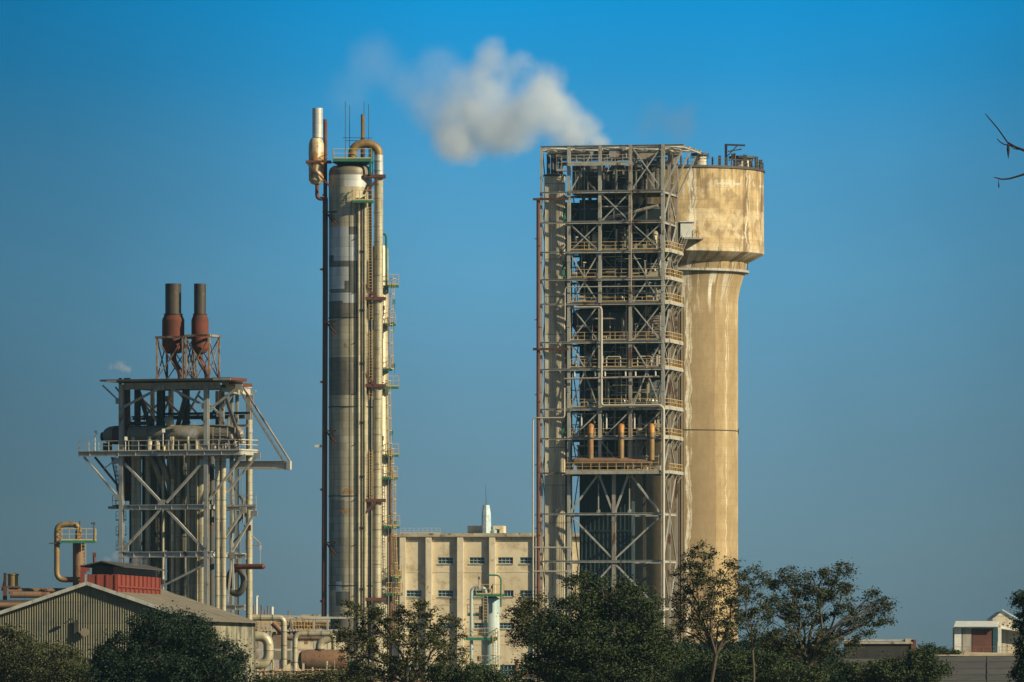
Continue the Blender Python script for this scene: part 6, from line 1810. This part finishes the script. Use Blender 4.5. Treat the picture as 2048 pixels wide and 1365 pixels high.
tree('bush', 'dark green bush under the wide tree at the lower right', 1600, 540,
     [(1560, 1330, 60, 34), (1640, 1338, 60, 32), (1500, 1340, 50, 32), (1600, 1352, 90, 30)], 'leaf_dark', 240, 34, .14, .5, seed=11, trunk_r=.1, cat='bush')
tree('bush', 'mid green bush below the roof ventilator at the lower right', 1760, 540,
     [(1720, 1350, 60, 24), (1790, 1345, 60, 26), (1850, 1340, 46, 30), (1835, 1318, 26, 18)], 'leaf_green', 240, 34, .14, .5, seed=12, trunk_r=.1, cat='bush')
tree('bush', 'small green shrub peeping over the sunlit parapet left of the hut', 1872, 900,
     [(1862, 1302, 20, 10), (1880, 1306, 18, 8), (1850, 1307, 12, 7), (1906, 1309, 14, 6)], 'leaf_green', 90, 26, .2, .5, seed=13, trunk_r=.08, cat='bush')
tree('leafy_tree', 'dark tree cut off by the right edge beside the gabled shed', 2070, 520,
     [(2052, 1200, 20, 18), (2060, 1245, 30, 32), (2066, 1300, 32, 40), (2060, 1348, 34, 30)], 'leaf_dark', 220, 34, .14, .45, seed=14, trunk_r=.16)
tree('bush', 'dark bush in front of the dark shed roof below the concrete tower', 1430, 545,
     [(1390, 1338, 50, 32), (1450, 1340, 50, 30), (1370, 1315, 30, 24), (1420, 1355, 90, 26)], 'leaf_green', 190, 34, .14, .48, seed=15, trunk_r=.1, cat='bush')
tree('bush', 'feathery mid green bush hiding the trunks at the foot of the concrete tower', 1480, 515,
     [(1440, 1325, 46, 26), (1500, 1322, 44, 26), (1550, 1330, 40, 26), (1400, 1350, 60, 24), (1480, 1352, 90, 24), (1600, 1350, 60, 22)], 'leaf_green', 300, 30, .13, .42, seed=21, trunk_r=.08, cat='bush')
tree('bush', 'olive scrub along the bottom edge below the rusty horizontal tank', 640, 560,
     [(600, 1362, 60, 14), (680, 1358, 50, 20), (720, 1350, 40, 22), (540, 1366, 40, 12)], 'leaf_olive', 150, 30, .13, .42, seed=22, trunk_r=.08, cat='bush')
tree('hedge', 'dark distant hedge along the ridge of the shed under the concrete tower', 1430, 905,
     [(1375, 1302, 40, 14), (1430, 1300, 50, 14), (1500, 1298, 50, 14), (1560, 1300, 50, 15), (1620, 1302, 40, 12)], 'leaf_dark', 300, 34, .22, .7, seed=16, trunk_r=.15, cat='hedge')
# bare twigs of a nearby tree whose trunk stands outside the picture
TWD = 120.0
tw = thing('bare_tree', 'nearly bare dark twigs with hanging pods reaching in at the upper right edge', 'tree', (11.2, TWD, 0))
b = MB()
def tp(x, y, d=0): return P(x, y, TWD + d)
b.tube([Vector((11.3, TWD, -.2)), Vector((11.2, TWD, 6)), tp(2400, 900), tp(2380, 520), tp(2330, 380)], [.28, .22, .16, .10, .06], 10, caps=False)
b.tube([tp(2380, 520), tp(2250, 390), tp(2140, 325), tp(2085, 308), tp(2050, 302), tp(2030, 294), tp(2015, 285)], [.07, .05, .035, .026, .022, .018, .014], 8, caps=False)
b.tube([tp(2015, 285), tp(2006, 272), tp(1996, 258), tp(1986, 246), tp(1978, 237), tp(1971, 228)], [.014, .013, .012, .011, .010, .008], 6, caps=False)
b.tube([tp(2028, 293), tp(2016, 291), tp(2008, 289), tp(2000, 284), tp(1994, 278)], [.014, .012, .011, .010, .008], 6, caps=False)
b.tube([tp(2370, 480), tp(2230, 370), tp(2110, 330), tp(2060, 345), tp(2036, 353), tp(2018, 358), tp(2004, 359), tp(1988, 355)], [.06, .04, .028, .02, .016, .014, .012, .008], 8, caps=False)
b.tube([tp(2062, 306), tp(2045, 300), tp(2028, 298), tp(2018, 290)], [.014, .011, .009, .006], 6, caps=False)
b.tube([tp(2330, 380), tp(2300, 200), tp(2240, 90)], [.06, .04, .01], 8, caps=False)
b.tube([tp(1998, 359), tp(1997, 364)], [.005, .005], 5, caps=False)
b.build('branch', M['twig'], tw)
b = MB(); b.tube([tp(2016, 286), tp(2016.4, 293), tp(2016.5, 300), tp(2016.6, 309), tp(2016.8, 318)], [.006, .020, .026, .016, .002], 8); b.cut()
b.tube([tp(1997, 364), tp(1997.5, 369), tp(1997.7, 373), tp(1997.9, 377)], [.004, .010, .012, .003], 8)
b.build_each('seed_pod', M['twig'], tw)

# ------------------------------------------------------------------ steam
def steam(name, label, puffs, D, dens, scale, dep=.8, group=None, soft=1.0, color=(.93, .94, .95), thr=.42, step=None, asym=.25):
    """puffs: (px, py, radius in px, weight); a hull is grown round them and the air inside is filled"""
    s_ = D / F
    cs = [(P(px, py, D) + Vector((0, (i * 37 % 11 - 5) / 5 * r_ * s_ * .25, 0)), r_ * s_, w_) for i, (px, py, r_, w_) in enumerate(puffs)]
    c0 = sum((c for c, _, _ in cs), Vector()) / len(cs)
    import bmesh
    bm = bmesh.new()
    for c, r_, w_ in cs:
        mt = Matrix.Translation(c - c0) @ Matrix.Diagonal((1, dep, 1, 1))
        bmesh.ops.create_icosphere(bm, subdivisions=2, radius=r_ * 1.02, matrix=mt)
    me = bpy.data.meshes.new(name); bm.to_mesh(me); bm.free()
    o = bpy.data.objects.new(name, me); C.objects.link(o); o.location = c0
    rm = o.modifiers.new('merge', 'REMESH'); rm.mode = 'VOXEL'; rm.voxel_size = max(.12, min(r for _, r, _ in cs) * .18)
    m = bpy.data.materials.new(name + '_vapour'); m.use_nodes = True; t = m.node_tree; t.nodes.clear()
    out = N(t, 'ShaderNodeOutputMaterial'); vol = N(t, 'ShaderNodeVolumePrincipled')
    vol.inputs['Color'].default_value = (*color, 1); vol.inputs['Anisotropy'].default_value = asym
    tcn = N(t, 'ShaderNodeTexCoord'); v = tcn.outputs['Object']
    # billowing edges: the coordinates are stirred before the puffs are measured
    nz = N(t, 'ShaderNodeTexNoise'); nz.inputs['Scale'].default_value = scale; nz.inputs['Detail'].default_value = 6; nz.inputs['Roughness'].default_value = .6
    t.links.new(v, nz.inputs['Vector'])
    sb = N(t, 'ShaderNodeVectorMath', operation='SUBTRACT'); t.links.new(nz.outputs['Color'], sb.inputs[0]); sb.inputs[1].default_value = (.5, .5, .5)
    sc_ = N(t, 'ShaderNodeVectorMath', operation='SCALE'); t.links.new(sb.outputs[0], sc_.inputs[0]); sc_.inputs[3].default_value = soft
    ad = N(t, 'ShaderNodeVectorMath', operation='ADD'); t.links.new(v, ad.inputs[0]); t.links.new(sc_.outputs[0], ad.inputs[1])
    tot = None
    for c, r_, w_ in cs:
        dd = N(t, 'ShaderNodeVectorMath', operation='SUBTRACT'); t.links.new(ad.outputs[0], dd.inputs[0]); dd.inputs[1].default_value = c - c0
        d2 = N(t, 'ShaderNodeVectorMath', operation='MULTIPLY'); t.links.new(dd.outputs[0], d2.inputs[0]); d2.inputs[1].default_value = (1 / r_, 1 / (r_ * dep), 1 / r_)
        ln = N(t, 'ShaderNodeVectorMath', operation='LENGTH'); t.links.new(d2.outputs[0], ln.inputs[0])
        mr_ = N(t, 'ShaderNodeMapRange', interpolation_type='SMOOTHSTEP')
        mr_.inputs[1].default_value = .95; mr_.inputs[2].default_value = .25; mr_.inputs[3].default_value = 0; mr_.inputs[4].default_value = w_
        t.links.new(ln.outputs['Value'], mr_.inputs[0])
        tot = mr_.outputs[0] if tot is None else math_(t, 'MAXIMUM', tot, mr_.outputs[0]) if False else (mr_.outputs[0] if tot is None else math_(t, 'ADD', tot, mr_.outputs[0]))
    n2 = N(t, 'ShaderNodeTexNoise'); n2.inputs['Scale'].default_value = scale * 2.2; n2.inputs['Detail'].default_value = 7; n2.inputs['Roughness'].default_value = .6
    t.links.new(v, n2.inputs['Vector'])
    f = ramp(t, n2.outputs[0], [(thr - .1, c4(.12)), (thr + .16, c4(1))])
    den = math_(t, 'MULTIPLY', math_(t, 'MULTIPLY', tot, f), dens)
    t.links.new(den, vol.inputs['Density'])
    t.links.new(vol.outputs[0], out.inputs['Volume'])
    me.materials.append(m)
    m.cycles.volume_step_rate = 1.0
    tag(o, label, None, group, 'stuff')
    return o
steam('steam_plume', 'large white steam plume drifting left from behind the top of the steel framework',
      [(1200, 285, 30, .9), (1165, 258, 50, 1), (1120, 228, 66, 1), (1080, 205, 74, .9), (1040, 250, 70, .9), (1090, 165, 60, .6), (1045, 128, 38, .5), (985, 225, 80, .8), (925, 250, 76, 1), (905, 285, 62, .9), (1205, 292, 30, .9), (1150, 285, 46, .8), (940, 300, 45, .8),
       (985, 150, 72, .5), (978, 100, 44, .4), (935, 185, 76, .5), (870, 215, 74, .35), (880, 135, 64, .16), (1000, 268, 66, .9), (820, 170, 74, .14), (1130, 275, 50, .7), (750, 125, 80, .09), (700, 190, 70, .05)],
      1092, .34, .13, dep=.8, soft=4.2, asym=0, color=(.88, .94, 1.0), thr=.34)
steam('thin_smoke', 'faint grey smoke haze hanging above the concrete tower head',
      [(1360, 250, 52, .6), (1310, 235, 50, .35), (1380, 215, 30, .4), (1290, 265, 34, .3)], 1100, .11, .14, dep=.8, soft=2.0, color=(.62, .60, .60), thr=.3)
steam('steam_wisp', 'small white wisp of steam above the small vent pipes on the left structure',
      [(257, 740, 10, .9), (247, 737, 11, .7), (236, 732, 13, .5), (222, 734, 10, .3), (243, 728, 10, .4)], 883, 1.2, .9, dep=.9, soft=.6)
steam('steam_wisp', 'pale puff of steam in front of the horizontal drum on the left structure',
      [(388, 868, 15, .9), (376, 864, 17, .6), (362, 862, 14, .35), (390, 852, 13, .4), (402, 860, 10, .3)], 878.6, 1.6, .9, dep=.5, soft=.6)
steam('steam_wisp', 'grey steam drifting across the lid of the red roof monitor',
      [(200, 1130, 13, .6), (214, 1122, 14, .5), (232, 1112, 13, .6), (236, 1098, 10, .4), (250, 1118, 13, .4), (272, 1122, 14, .5), (288, 1124, 12, .3)], 804, 1.0, .9, dep=.9, soft=.6)

# ------------------------------------------------------------------ haze
m = bpy.data.materials.new('haze_air'); m.use_nodes = True; t = m.node_tree; t.nodes.clear()
out = N(t, 'ShaderNodeOutputMaterial'); vol = N(t, 'ShaderNodeVolumePrincipled')
vol.inputs['Color'].default_value = (.35, .72, 1.0, 1); vol.inputs['Density'].default_value = 0.00003
t.links.new(vol.outputs[0], out.inputs['Volume'])
b = MB(); b.boxc((0, 3000, 64.0), 6400, 6600, 130)
o = b.build('haze', m); o['kind'] = 'stuff'; o['label'] = 'thin bluish haze in the air over the plant'
